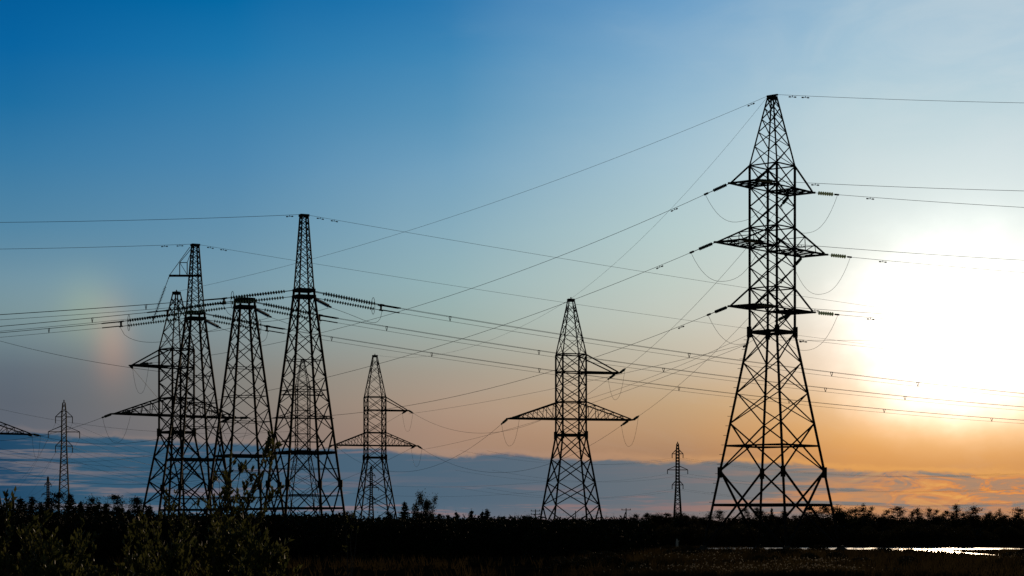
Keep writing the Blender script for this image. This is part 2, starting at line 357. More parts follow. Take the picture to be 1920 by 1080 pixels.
def tower_double(name, px, d, ang, label, cat='pylon', group=None):
    """double-circuit angle tower: three pairs of arms under a tapering peak"""
    k = 170.0/ d
    T = Tower(); base = Vector(((px-CX)/F*d, d, 0)); T.base = base
    ang -= math.atan2(base.x, base.y)
    u = Vector((math.cos(ang), math.sin(ang), 0)); v = Vector((math.sin(ang), -math.cos(ang), 0)); T.u, T.v = u, v
    root = empty(name, base, label, cat, group); T.root = root
    K = F/170.0
    Z = lambda y: EYE+(HZ-y)/K
    hb = 1.27
    prof = [(0, 3.87), (Z(623), hb), (Z(311), hb)]; pk = [(Z(311), hb), (Z(181), 0.25)]
    legs_parts(root, prof, u, v, 0.18)
    faces = [MB() for _ in range(4)]
    low = [0.05, Z(883), Z(794), Z(737), Z(680), Z(623)]
    xfaces(faces, low, prof, u, v, lambda z: 0.16 if z < 3 else (0.115 if z < 8 else 0.09))
    xfaces(faces, [Z(y) for y in (623,581,541,502,466,427,388,352,312)], prof, u, v, 0.082)
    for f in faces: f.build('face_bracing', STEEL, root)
    rg = (root, 'ring_frame')
    ring(rg, Z(947), prof, u, v, 0.16, 0.2); ring(rg, Z(836), prof, u, v, 0.11, 0.14); ring(rg, Z(623), prof, u, v, 0.15, 0.22)
    for y in (580,541,466,427,352,311): ring(rg, Z(y), prof, u, v, 0.09)
    c = corners(half_at(prof, Z(836)), Z(836), u, v)
    dm = MB()
    for i in range(4): dm.bar((c[i]+c[(i+1)%4])/2, (c[(i+1)%4]+c[(i+2)%4])/2, 0.08)
    dm.build('diaphragm', STEEL, root)
    for c in corners(hb+0.03, Z(623), u, v)+corners(half_at(prof, Z(886)), Z(886), u, v):
        gm = MB(); gm.bar(c-Vector((0,0,0.42)), c+Vector((0,0,0.42)), 0.34, 0.34); gm.build('gusset_plate', STEEL, root)
    pm = MB(); a = corners(hb, Z(311), u, v); b = corners(0.25, Z(181), u, v)
    for i in range(4): pm.bar(a[i], b[i], 0.11)
    xfaces([pm], [Z(y) for y in (311,275,248,224,203,184)], pk, u, v, 0.07)
    pm.bar(Vector((0,0,Z(183)))-u*0.4, Vector((0,0,Z(183)))+u*0.4, 0.5, 0.25); pm.bar(Vector((0,0,Z(179)))-v*0.5, Vector((0,0,Z(179)))+v*0.5, 0.12)
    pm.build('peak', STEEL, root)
    T.top = base+Vector((0,0,Z(179)))
    T.tips = {}
    for nm, yb, yt, L, tr in (('upper',352.5,311,4.15,0),('middle',466,427,6.05,2),('lower',580,541,4.2,0)):
        for s in (-1, 1):
            mb, tips = crossarm(Z(yb), Z(yt), L, hb*0.9, s, hb, hb, u, v, 0.105, tr, 3)
            mb.build('crossarm', STEEL, root); T.tips[(nm, s)] = [base+t_ for t_ in tips]
    # climbing pegs up one leg
    zz = 1.5
    while zz < Z(625):
        c = corners(half_at(prof, zz), zz, u, v)[0]; o = Vector((c.x, c.y, 0)).normalized(); sp = MB(); sp.bar(c+Vector((0.02,0,0)), c-Vector((0.34,0,0)), 0.035); sp.build('climbing_peg', STEEL, root); zz += 0.75
    return T

def tower_single(name, px, d, deg, label, upper_side, Lu=5.0, Ll=6.7, cat='pylon', group=None):
    """single-circuit angle tower: one short upper arm, two long lower arms"""
    T = Tower(); base = Vector(((px-CX)/F*d, d, 0)); T.base = base; ang = R(deg)
    ang -= math.atan2(base.x, base.y)
    u = Vector((math.cos(ang), math.sin(ang), 0)); v = Vector((math.sin(ang), -math.cos(ang), 0)); T.u, T.v = u, v
    root = empty(name, base, label, cat, group); T.root = root
    K = F/230.0; Z = lambda y: EYE+(HZ-y)/K
    hb = 1.29
    prof = [(0, 3.0), (Z(816), hb), (Z(665), hb)]; pk = [(Z(665), hb), (Z(562), 0.26)]
    legs_parts(root, prof, u, v, 0.19)
    faces = [MB() for _ in range(4)]
    xfaces(faces, [0.05, Z(947), Z(905), Z(861), Z(816)], prof, u, v, 0.125)
    xfaces(faces, [Z(y) for y in (816,786,754,725.5,698,665)], prof, u, v, 0.10)
    for f in faces: f.build('face_bracing', STEEL, root)
    rg = (root, 'ring_frame'); ring(rg, Z(816), prof, u, v, 0.2, 0.24)
    for y in (786,754,698,665): ring(rg, Z(y), prof, u, v, 0.12)
    for c in corners(hb+0.02, Z(816), u, v):
        gm = MB(); gm.bar(c-Vector((0,0,0.4)), c+Vector((0,0,0.4)), 0.36, 0.36); gm.build('gusset_plate', STEEL, root)
    pm = MB(); a = corners(hb, Z(665), u, v); b = corners(0.26, Z(562), u, v)
    for i in range(4): pm.bar(a[i], b[i], 0.12)
    xfaces([pm], [Z(y) for y in (665,634,608,588,572)], pk, u, v, 0.07)
    pm.bar(Vector((0,0,Z(563)))-u*0.36, Vector((0,0,Z(563)))+u*0.36, 0.55, 0.3); pm.bar(Vector((0,0,Z(563))), Vector((0,0,Z(557))), 0.12)
    pm.build('peak', STEEL, root)
    T.top = base+Vector((0,0,Z(560))); T.tips = {}
    for nm, yb, yt, L, tr, sides in (('upper',698,666,Lu,0,(upper_side,)),('lower',786,754,Ll,4,(-1,1))):
        for s in sides:
            mb, tips = crossarm(Z(yb), Z(yt), L, 0.75, s, hb, hb, u, v, 0.12, tr, 4)
            mb.build('crossarm', STEEL, root); T.tips[(nm, s)] = [base+t_ for t_ in tips]
    return T

def mast(name, px, d, label, peak=True, group=None):
    """one post of the three-post extra-high-voltage angle support"""
    T = Tower(); base = Vector(((px-CX)/F*d, d, 0)); T.base = base; ang = R(21)
    ang -= math.atan2(base.x, base.y)
    u = Vector((math.cos(ang), math.sin(ang), 0)); v = Vector((math.sin(ang), -math.cos(ang), 0)); T.u, T.v = u, v
    root = empty(name, base, label, 'pylon', group); T.root = root
    K = F/190.0; Z = lambda y: EYE+(HZ-y)/K
    hb = 0.72
    prof = [(0, 3.03), (Z(556), hb), (Z(543), hb*0.93)]; pk = [(Z(543), hb*0.93), (Z(403), 0.27)]
    legs_parts(root, prof, u, v, 0.20)
    faces = [MB() for _ in range(4)]
    xfaces(faces, [0.05]+[Z(y) for y in (907,808,756,708,664,624,588,556)], prof, u, v, lambda z: 0.115 if z < 8 else 0.082)
    for f in faces: f.build('face_bracing', STEEL, root)
    rg = (root, 'ring_frame'); ring(rg, Z(953), prof, u, v, 0.14, 0.18); ring(rg, Z(849), prof, u, v, 0.16, 0.22); ring(rg, Z(930), prof, u, v, 0.06); ring(rg, Z(879), prof, u, v, 0.05)
    for y in (782, 732, 676): ring(rg, Z(y), prof, u, v, 0.06)
    bl = (root, 'belt')
    for y in (556.5, 544.5): ring(bl, Z(y), prof, u, v, 0.3, 0.26)
    for c in corners(half_at(prof, Z(907)), Z(907), u, v):
        gm = MB(); gm.bar(c-Vector((0,0,0.32)), c+Vector((0,0,0.32)), 0.4, 0.4); gm.build('gusset_plate', STEEL, root)
    if peak:
        pm = MB(); a = corners(hb*0.93, Z(543), u, v); b = corners(0.27, Z(403), u, v)
        for i in range(4): pm.bar(a[i], b[i], 0.12)
        xfaces([pm], [Z(y) for y in (543,523,505,488,473,459,446,434,423,412,404)], pk, u, v, 0.06)
        pm.bar(Vector((0,0,Z(404)))-u*0.4, Vector((0,0,Z(404)))+u*0.4, 0.6, 0.2); pm.build('peak', STEEL, root)
    else:
        pm = MB(); z = Z(541)
        ring(pm, z, prof, u, v, 0.22, 0.2); c = corners(hb, z, u, v); pm.bar(c[0], c[2], 0.14); pm.bar(c[1], c[3], 0.14)
        pm.build('top_frame', STEEL, root)
    T.top = base+Vector((0,0,Z(402))); T.zb = (Z(545), Z(556.5)); T.hb = hb; T.Z = Z
    return T

def tower_far(name, px, d, deg, label, group=None, zs=(28.4, 22.0, 15.9)):
    """slim suspension tower seen far away: three pairs of pointed arms with hanging strings"""
    base = Vector(((px-CX)/F*d, d, 0)); ang = R(deg); T = Tower(); T.base = base
    u = Vector((math.cos(ang), math.sin(ang), 0)); v = Vector((math.sin(ang), -math.cos(ang), 0))
    root = empty(name, base, label, 'pylon', group); T.root = root; T.u, T.v = u, v
    H = 33.0; prof = [(0, 1.6), (zs[2]+1.1, 0.6), (zs[0]+0.6, 0.55), (H, 0.28)]
    fat = max(0.13, d*0.00032)
    legs_parts(root, prof, u, v, fat*1.35)
    faces = [MB() for _ in range(4)]; lv = []; z = 0.1; st = 2.6
    while z < H: lv.append(z); z += st; st = max(1.15, st*0.91)
    xfaces(faces, lv, prof, u, v, fat*0.7)
    for f in faces: f.build('face_bracing', STEEL, root)
    T.tips = {}
    for nm, zb, L in (('upper',zs[0],2.1),('middle',zs[1],3.9),('lower',zs[2],2.1)):
        for s in (-1, 1):
            mb = MB(); h = half_at(prof, zb)
            for q in (-1, 1):
                mb.bar(u*(s*h)+v*(q*h)+Vector((0,0,zb)), u*(s*L)+Vector((0,0,zb)), fat); mb.bar(u*(s*h)+v*(q*h)+Vector((0,0,zb+1.5)), u*(s*L)+Vector((0,0,zb+0.05)), fat*0.8)
            mb.build('crossarm', STEEL, root)
            hs = MB(); e = u*(s*L)+Vector((0,0,zb)); hs.tube([e, e-Vector((0,0,1.6))], 0.11 if d < 700 else 0.16, 6); hs.build('insulator', STEEL, root)
            T.tips[(nm, s)] = base+e-Vector((0,0,1.6))
    T.top = base+Vector((0,0,H)); tp = MB(); tp.bar((0,0,H-0.1), (0,0,H+0.7), fat*1.4); tp.build('peak', STEEL, root)
    return T

TH = math.atan2(0.832, 0.554)
T1 = tower_double('lattice_pylon', 1448, 170, TH, 'tall double circuit lattice pylon standing beside the pond, nearest and largest of all')
T2 = tower_single('lattice_pylon', 1070.5, 230, 17.2, 'lattice pylon alone in the middle of the view with green insulators under its wide arms', 1, 5.25, 6.75)
T3 = tower_single('lattice_pylon', 703, 306, 12.5, 'smaller lattice pylon with wide arms just right of the crowded pylon group', 1, 4.7, 6.0)
T4 = tower_single('lattice_pylon', 331, 223, 32, 'leftmost full pylon, its single upper arm to the left, overlapping the leftmost mast', -1, 5.0, 7.1)
T5 = tower_single('lattice_pylon', -47, 264, 24, 'lattice pylon cut by the left edge with only an arm tip showing', -1, 5.0, 7.3)
T6 = tower_double('lattice_pylon', 567.5, 440, R(12), 'double circuit lattice pylon seen through the legs of the rightmost tall mast')
G3 = 'three separate masts of one high voltage line'
M1 = mast('lattice_mast', 570, 190, 'rightmost and tallest of the three straight lattice masts, with a long pointed top', True, G3)
M2 = mast('lattice_mast', 459, 199, 'middle lattice mast of the three, flat topped without a peak', False, G3)
M3 = mast('lattice_mast', 366, 210, 'leftmost lattice mast of the three, with a side bracket under its pointed top', True, G3)
# side bracket on the left mast
bk = MB(); Zb = EYE+(HZ-517)*210/F-0; topz = M3.Z(404); u_, v_ = Vector((1,0,0)), Vector((0,1,0))
zb_ = EYE+(HZ-517)/F*210
bx = lambda px: (px-366)/F*210
bk.bar((bx(317),0,zb_), (bx(378),0,zb_), 0.2, 0.2); bk.bar((bx(318),0,zb_+0.05), (bx(356),0,topz-0.2), 0.05)
bk.bar((bx(337),0,zb_), (bx(337),0,zb_+1.28), 0.08); bk.bar((bx(351),0,zb_), (bx(351),0,zb_+1.28), 0.08); bk.bar((bx(337),0,zb_+1.28), (bx(351),0,zb_+1.28), 0.07)
bk.bar((bx(337),0,zb_+1.28), (bx(351),0,zb_+0.1), 0.05); bk.bar((bx(337),0,zb_+1.28), (bx(358),0,topz-0.4), 0.05); bk.bar((bx(351),0,zb_+1.28), (bx(359),0,topz-0.6), 0.05)
bk.build('side_bracket', STEEL, M3.root)

FAR = 'distant slim pylons over the tree line'
D1 = tower_far('suspension_pylon', 120, 548, 8, 'slim dark suspension pylon with three pairs of arms above the pines at left', FAR, (29.4, 25.6, 22.0))
D2 = tower_far('suspension_pylon', 1270.5, 822, 5, 'slim distant pylon standing alone between the middle pylon and the nearest one', FAR, (29.1, 23.0, 17.3))
D3 = tower_far('suspension_pylon', 90, 1400, 5, 'tiny pylon just left of the slim dark suspension pylon', FAR)
D4 = tower_far('suspension_pylon', 696, 1150, 10, 'faint distant pylon seen through the legs of the smaller wide armed pylon', FAR)
D5 = tower_far('suspension_pylon', 25, 2150, 5, 'tiniest pylon on the skyline near the left edge', FAR)
D6 = tower_far('suspension_pylon', 309, 2900, 5, 'minute pylon on the skyline between pines and the left lattice pylon', FAR)

# ------------------------------------------------------------------ insulators and wires
disc_mb = MB(); disc_mb.lathe([(0.03,0.06),(0.04,0.02),(0.135,-0.004),(0.128,-0.02),(0.03,-0.014),(0.02,-0.06)], 10)
DISC = disc_mb.mesh('disc', GLASS)
disc2 = MB(); disc2.v = disc_mb.v; disc2.f = disc_mb.f; DISCD = disc2.mesh('disc', DARKGLASS)
disc3 = MB(); disc3.v = disc_mb.v; disc3.f = disc_mb.f; DISCB = disc3.mesh('disc', BRIGHTGLASS)
def string(p, q, label, group, nd=9, pitch=0.146, lead=0.35, glass=True, scale=1.0, parent=None, rodr=0.03):
    """chain of cap-and-pin discs from p (tower) to q (wire clamp)"""
    p = Vector(p); q = Vector(q); d = (q-p); L = d.length; d.normalize()
    if parent is None: root = empty('insulator_string', p, label, 'insulator', group); org = p; loc = Vector((0,0,0))
    else:
        root = bpy.data.objects.new('insulator_string', None); COL.objects.link(root); root.parent = parent; loc = Vector((0,0,0)); root.location = p-parent.location
    rot = Vector((0,0,-1)).rotation_difference(d)
    me = DISCB if glass == 'pale' else (DISC if glass else DISCD)
    for i in range(nd):
        o = instance(me, 'disc', root, d*(lead+pitch*(i+0.5)), rot); o.scale = (scale,)*3
    r = MB(); r.tube([(0,0,0), d*L], rodr, 5); r.bar(d*(L-0.28), d*(L+0.1), 0.11, 0.13); r.bar((0,0,0), d*0.2, 0.07); r.build('link_rod', STEEL, root)
    return root
def curve_pts(p, q, sag, n=30):
    p = Vector(p); q = Vector(q); out = []
    for i in range(n+1):
        t = i/n; c = p.lerp(q, t); c.z -= 4*sag*t*(1-t); out.append(c)
    return out
def wire(pts, r, label, group, dampers=(), name='power_line', cat='power line'):
    mb = MB(); o0 = pts[0]; mb.tube([c-o0 for c in pts], r*0.82, 5)
    o = mb.build(name, WIRE); o.location = o0; tag(o, label, cat, group)
    for dist in dampers:                              # small dumbbell vibration dampers clamped under the wire
        acc = 0; seq = pts if dist > 0 else pts[::-1]; dist = abs(dist)
        for a, b in zip(seq, seq[1:]):
            l = (b-a).length
            if acc+l >= dist:
                c = a.lerp(b, (dist-acc)/l); dd = (b-a).normalized(); z = Vector((0,0,-0.13))
                m = MB(); m.tube([c-o0, c+z-o0], 0.025, 4); m.tube([c+z-dd*0.24-o0, c+z+dd*0.24-o0], 0.018, 4)
                for s in (-1, 1): m.tube([c+z+dd*(s*0.18)-o0, c+z+dd*(s*0.33)-o0], 0.055, 6)
                m.build('vibration_damper', STEEL, o); break
            acc += l
    return o
def solve_sag(p, q, xm, ym):
    lo, hi = 0.0, 1.0; f = lambda t: CX+F*(p.x+(q.x-p.x)*t)/(p.y+(q.y-p.y)*t)-xm
    for _ in range(50):
        m_ = (lo+hi)/2
        if f(lo)*f(m_) <= 0: hi = m_
        else: lo = m_
    t = (lo+hi)/2; c = p.lerp(q, t); zt = EYE+(HZ-ym)*c.y/F
    return max(0.0, (c.z-zt)/(4*t*(1-t)+1e-6))
def string_end(p, q, sag, L):
    """point L metres from p along the wire's starting slope"""
    pl = Vector((q.x-p.x, q.y-p.y, 0)); ln = pl.length; slope = (q.z-p.z-4*sag)/ln
    return p+(pl.normalized()+Vector((0,0,slope))).normalized()*L
def span(p, q, px=None, sag=None, Lp=2.2, Lq=0.0, r=0.02, label='', slabel='', group='', sgroup='', damp=(3.2,), glass=True, elabel='', nd=9):
    p = Vector(p); q = Vector(q)
    if sag is None: sag = solve_sag(p, q, *px)
    a, b = p, q
    if Lp: a = string_end(p, q, sag, Lp); string(p, a, slabel, sgroup, glass=glass, nd=nd)
    if Lq: b = string_end(q, p, sag, Lq); string(q, b, elabel, sgroup, glass=glass, nd=nd)
    wire(curve_pts(a, b, sag, 40), r, label, group, damp)
    return a, b
def fit(p, dxy, cons, tmax, c0=0.0006):
    """parabola in the vertical plane through p along dxy that meets the given sight lines"""
    dxy = Vector((dxy[0], dxy[1], 0)).normalized(); eq = []
    for x, y in cons:
        k = (x-CX)/F; t = (k*p.y-p.x)/(dxy.x-k*dxy.y); Y = p.y+dxy.y*t; eq.append((t, EYE+(HZ-y)*Y/F-p.z))
    if len(eq) == 1: t, z = eq[0]; c = c0; b = (z-c*t*t)/t
    else:
        (t1,z1),(t2,z2) = eq; c = (z2/t2-z1/t1)/(t2-t1); c = min(max(c, 0.0001), 0.0015); b = z2/t2-c*t2
    return [p+dxy*t+Vector((0,0,b*t+c*t*t)) for t in [tmax*i/44.0 for i in range(45)]]
def jumper(a, b, drop, label, group, r=0.017):
    a = Vector(a); b = Vector(b); n = 18; pts = []
    for i in range(n+1):
        t = i/n; c = a.lerp(b, t); c.z -= drop*(1-abs(2*t-1)**2.4); pts.append(c)
    wire(pts, r, label, group, name='jumper_wire', cat='jumper wire')

WG = 'power lines strung between the pylons'; SG1 = 'insulator strings on the nearest pylon'; JG = 'slack jumper loops under the pylon arms'
# nearest pylon: the left-going near circuit to T4, the far circuit to T2, both circuits leaving to the right
vdir = T1.v
dest = {'upper': T4.tips[('upper',-1)][1], 'middle': T4.tips[('lower',-1)][1], 'lower': T4.tips[('lower',1)][1]}
thru = {'upper': (590,622), 'middle': (920,613), 'lower': (920,722)}
for nm, wd in (('upper','top'),('middle','middle'),('lower','bottom')):
    tips = T1.tips[(nm,-1)]                            # near end of the arm: [far-left corner, right corner]
    aL = min(tips, key=lambda t_: (t_.x/t_.y)); aR = max(tips, key=lambda t_: (t_.x/t_.y))
    eA, _ = span(aL, dest[nm], thru[nm], Lp=2.5, Lq=2.2, r=0.022, glass=False,
        label='dark %s wire sweeping from nearest pylon down to the leftmost full pylon' % wd, group=WG,
        slabel='dark straight insulator string at left tip of the %s arm of nearest pylon' % wd, sgroup=SG1,
        elabel='insulator string on leftmost full pylon holding the %s wire from nearest pylon' % wd)
    yR = {'upper': 358, 'middle': 488, 'lower': 604}[nm]
    pts = fit(aR, vdir, [(1920, yR)], 2.0); eB = pts[-1]
    string(aR, eB, 'insulator string behind the legs of nearest pylon at %s arm, pulling right' % wd, SG1)
    wire(fit(eB, vdir, [(1920, yR)], 150), 0.020, 'inner %s wire leaving nearest pylon to the right edge' % wd, WG, (3.5,))
    jumper(eA, eB, 2.6, 'slack jumper loop under left end of the %s arm of nearest pylon' % wd, JG)
    tips = T1.tips[(nm,1)]; aD = min(tips, key=lambda t_: (t_.x/t_.y)); aC = max(tips, key=lambda t_: (t_.x/t_.y))
    yR = {'upper': 389, 'middle': 511, 'lower': 618}[nm]
    pts = fit(aC, vdir, [(1920, yR)], 2.25); eC = pts[-1]
    string(aC, eC, 'green glass insulator string at right tip of the %s arm of nearest pylon' % wd, SG1, glass='pale', nd=7, pitch=0.205, lead=0.42, scale=1.2, rodr=0.014)
    wire(fit(eC, vdir, [(1920, yR)], 150), 0.020, 'outer %s wire leaving right arm tip of nearest pylon' % wd, WG, (3.0,))
    tgt = {'upper': T2.tips[('upper',1)][1], 'middle': T2.tips[('lower',1)][1], 'lower': T2.tips[('lower',-1)][1]}[nm]
    eD, eT = span(aD, tgt, None, sag=0.9, Lp=2.2, Lq=2.2, r=0.017,
        label='thin steep wire from the %s arm of nearest pylon to the middle pylon' % wd, group=WG,
        slabel='glass insulator string hanging inward under right side of %s arm of nearest pylon' % wd, sgroup=SG1,
        elabel='green insulator on middle pylon facing the nearest pylon, on its %s' % {'upper':'upper arm','middle':'lower right arm','lower':'lower left arm'}[nm])
    jumper(eD, eC, 2.6, 'slack jumper loop under right end of the %s arm of nearest pylon' % wd, JG)
    T1.tips[(nm, 'T2end')] = eT
# ground wires over the top
wire(curve_pts(T1.top-T1.v*0.5, T4.top, solve_sag(T1.top, T4.top, 760, 435)), 0.016, 'thin ground wire from tip of nearest pylon across to tip of leftmost full pylon', WG, (1.6,))
wire(curve_pts(T1.top-T1.v*0.4, T2.top, 1.2), 0.012, 'thin steep ground wire between the tips of nearest and middle pylons', WG)
wire(fit(T1.top+T1.v*0.5, vdir, [(1920,193)], 150), 0.018, 'topmost wire leaving tip of nearest pylon to the right edge', WG, (1.4, 2.6))
wire(curve_pts(T2.top, T3.top, 2.4), 0.013, 'thin ground wire between tips of the middle pylon and the smaller wide armed pylon', WG)
# wires tied at the waist of the nearest pylon, going back to T3
for (x, y, lab, thr) in ((766, 776, 'upper of two wires running left from waist of nearest pylon', (1170,700)), (792, 843, 'lower of two wires running left from waist of nearest pylon', (1112,755))):
    p = T1.base+corners(1.3, EYE+(HZ-640)/(F/168.0), T1.u, T1.v)[0]; q = P(x, y, 306); s_ = solve_sag(p, q, *thr)
    wire(curve_pts(p, q, s_, 40), 0.018, lab, WG, (1.0,))
for y, lab in ((652,'lower'),(638,'upper')):
    wire(fit(T1.base+Vector((0.3,3.0,EYE+(HZ-632+(y-645)*0.5)/(F/172.0))), vdir, [(1640, y)], 140), 0.014, '%s of two faint wires right of the waist of nearest pylon' % lab, WG, (3.0,))
# middle pylon onward to T3, and T3 onward
for nm, s, lab in (('upper',1,'upper arm'),('lower',1,'lower right arm'),('lower',-1,'lower left arm')):
    key = {('upper',1):'upper', ('lower',1):'middle', ('lower',-1):'lower'}[(nm,s)]
    a, b = span(T2.tips[(nm,s)][0], T3.tips[(nm,s)][1], None, sag=4.2, Lp=2.2, Lq=2.2, r=0.020, group=WG, damp=(),
        label='wire from %s of the middle pylon to the smaller wide armed pylon' % lab, sgroup='insulator strings on the middle and smaller wide armed pylons',
        slabel='green insulator tilted down to the left on %s of middle pylon' % lab, elabel='insulator on %s of smaller wide armed pylon facing right' % lab)
    jumper(a, T1.tips[(key,'T2end')], 2.7, 'slack jumper loop under the %s of the middle pylon' % lab, JG)
    q = T3.tips[(nm,s)][0]+Vector((-70, 230, -3)); a2, _ = span(T3.tips[(nm,s)][0], q, None, sag=5, Lp=2.2, r=0.022, group=WG, damp=(),
        label='wire leaving %s of the smaller wide armed pylon into the distance' % lab, sgroup='insulator strings on the middle and smaller wide armed pylons',
        slabel='insulator on %s of smaller wide armed pylon facing away' % lab)
    jumper(b, a2, 2.6, 'slack jumper loop under the %s of the smaller wide armed pylon' % lab, JG)
# leftmost lattice pylon onward to the one at the frame edge
for nm, s, lab in (('upper',-1,'upper arm'),('lower',-1,'lower left arm'),('lower',1,'lower right arm')):
    a, b = span(T4.tips[(nm,s)][0], P(470,905,480) if nm == 'upper' else T5.tips[(nm,s)][1], None, sag=1.6, Lp=2.2, Lq=0 if nm == 'upper' else 2.2, r=0.022, group=WG, damp=(), glass=False,
        label=('wire from %s of the leftmost full pylon to pylon at left edge' if nm != 'upper' else 'wire from %s of the leftmost full pylon running away behind it') % lab, sgroup='insulator strings on the leftmost pylons',
        slabel='dark insulator on %s of the leftmost full pylon pulling left' % lab, elabel='dark insulator on %s of pylon at the left edge' % lab if nm != 'upper' else '')
    jumper(a, T4.tips[(nm,s)][1]+T4.v*2.0+Vector((0,0,-0.4)), 2.6, 'slack jumper loop under %s of the leftmost full pylon' % lab, JG)
    if (nm, s) == ('lower', 1):
        a3, _ = span(T5.tips[(nm,s)][0], P(420, 885, 420), (260,867), Lp=2.2, r=0.022, group=WG, damp=(), glass=False, label='wire sloping right and down from arm tip at the left edge', sgroup='insulator strings on the leftmost pylons', slabel='dark insulator at arm tip by the left edge pointing right')
        jumper(a3, b, 2.8, 'narrow jumper loop hanging from arm tip at the left edge', JG)
# distant lines over the left horizon and behind
for (x0,y0,d0,x1,y1,d1,sag,lab) in (
    (-40,628,300,330,700,260,0.6,'faint lone wire crossing the grey sky at left, below the bundled lines'),
    (-60,752,500,560,808,440,3.0,'wire passing above top arms of the slim pylon at left'),
    (-60,824,520,640,832,460,6.0,'upper nearly level wire crossing the slim pylon at left'),
    (-60,851,520,520,800,400,4.0,'rising wire behind the leftmost full pylon'),
    (-60,856,540,560,862,440,6.0,'lower nearly level wire crossing the slim pylon at left'),
    (-60,838,520,520,926,700,1.0,'wire sloping down to the right behind slim pylon at left'),
    (-60,850,540,520,940,700,1.0,'lowest sloping wire behind the slim pylon at left')):
    wire(curve_pts(P(x0,y0,d0), P(x1,y1,d1), sag), 0.030, lab, 'distant power lines')
for nm, dy in (('upper',0),('middle',0),('lower',0)):
    for s, sd_ in ((-1,'left'),(1,'right')):
        t_ = D2.tips[(nm,s)]
        wire(curve_pts(t_, t_+Vector((-75+s*2,-140,-2.0)), 3.4), 0.026, 'faint wire from %s %s arm of the lone distant pylon going left' % (sd_, nm), 'distant power lines')
        wire(curve_pts(t_, t_+Vector((140+s*2,60,-4.5)), 3.6), 0.026, 'faint wire from %s %s arm of the lone distant pylon going right' % (sd_, nm), 'distant power lines')
        t_ = D1.tips[(nm,s)]
        wire(curve_pts(t_, t_+Vector((-52,180,-12.0)), 2.5), 0.024, 'faint wire running down left from %s %s arm of slim pylon at left' % (sd_, nm), 'distant power lines')
        wire(curve_pts(t_, t_+Vector((40,60,-11.0)), 2.5), 0.024, 'faint wire running down right from %s %s arm of slim pylon at left' % (sd_, nm), 'distant power lines')
for (x0,y0,x1,y1,lab) in ((560,897,1060,899,'upper'),(560,915,1060,917,'lower')):
    wire(curve_pts(P(x0,y0,700), P(x1,y1,700), 2.6), 0.026, '%s faint level wire low between smaller and middle pylons' % lab, 'distant power lines')

# extra-high-voltage line: three masts, triple strings, bundles of three conductors with spacers
LD = Vector((0.85, 0.53, 0)).normalized(); RD = Vector((-LD.y, LD.x, 0))
BG = 'bundled conductors of the three mast line'; IG = 'triple insulator sets on the three masts'
def assembly(mast_, who, side, cons_hi, tmax):
    dirv = LD*side; att = mast_.base+dirv*(mast_.hb*1.15)+Vector((0,0,mast_.zb[0]))
    path = fit(att, dirv, cons_hi, tmax, c0=0.0005)
    # string runs along the start of the same parabola, sagging a little more
    d0 = (path[1]-path[0]).normalized(); Ls = 7.0; end = att+(d0+Vector((0,0,-0.018))).normalized()*Ls
    word = 'left' if side < 0 else 'right'
    root = empty('insulator_set', att, 'triple chain of glass discs on %s side of the %s mast' % (word, who), 'insulator', IG)
    offs = [(RD*0.23, Vector((0,0,0))), (RD*-0.23, Vector((0,0,0))), (Vector((0,0,0)), Vector((0,0,-1)))]
    dropz = mast_.zb[0]-mast_.zb[1]
    ends = []
    for o_, z_ in offs:
        p = att+o_+z_*dropz; q = end+o_+z_*0.46; ends.append(q)
        string(p, q, None, None, nd=20, pitch=0.255, lead=1.1, glass=True, scale=1.12, parent=root, rodr=0.03)
    yk = MB(); e = end-att-d0*0.1
    yk.face([e+RD*0.3, e-RD*0.3, e+Vector((0,0,-0.5))]); yk.bar(e+RD*0.3, e-RD*0.3, 0.16, 0.12); yk.bar(e, e+Vector((0,0,-0.5)), 0.22, 0.16); yk.build('yoke_plate', STEEL, root)
    rr = MB(); cc = end-att-d0*0.9+Vector((0,0,-0.2)); rr.tube([cc+RD*(0.32*math.sin(a*math.pi/9))+Vector((0,0,0.75*math.cos(a*math.pi/9))) for a in range(0,19)], 0.022, 5); rr.build('guard_ring', STEEL, root)
    # bundle
    b0 = end+d0*0.1
    pts = fit(b0, dirv, cons_hi, tmax, c0=0.0005)
    bun = empty('conductor_bundle', b0, 'bundle of three conductors leaving the %s mast to the %s' % (who, word), 'power line', BG)
    bo = [RD*0.2, RD*-0.2, Vector((0,0,-0.42))]
    for o_ in bo:
        m = MB(); m.tube([c+o_-b0 for c in pts], 0.0165, 5); m.build('conductor', WIRE, bun)
        m = MB(); m.tube([o_, o_+(pts[1]-pts[0]).normalized()*1.7], 0.055, 6); m.build('tension_clamp', STEEL, bun)
    # spacers
    acc = 0; nxt = 7.0
    for a, b in zip(pts, pts[1:]):
        l = (b-a).length
        while acc+l >= nxt and nxt < 130:
            c = a.lerp(b, (nxt-acc)/l)-b0; s_ = MB(); s_.bar(c+bo[0], c+bo[1], 0.05); s_.bar(c+bo[0], c+bo[2], 0.05); s_.bar(c+bo[1], c+bo[2], 0.05); s_.build('spacer', STEEL, bun)
            nxt += random.uniform(11, 22)
        acc += l
    return end
ends = {}
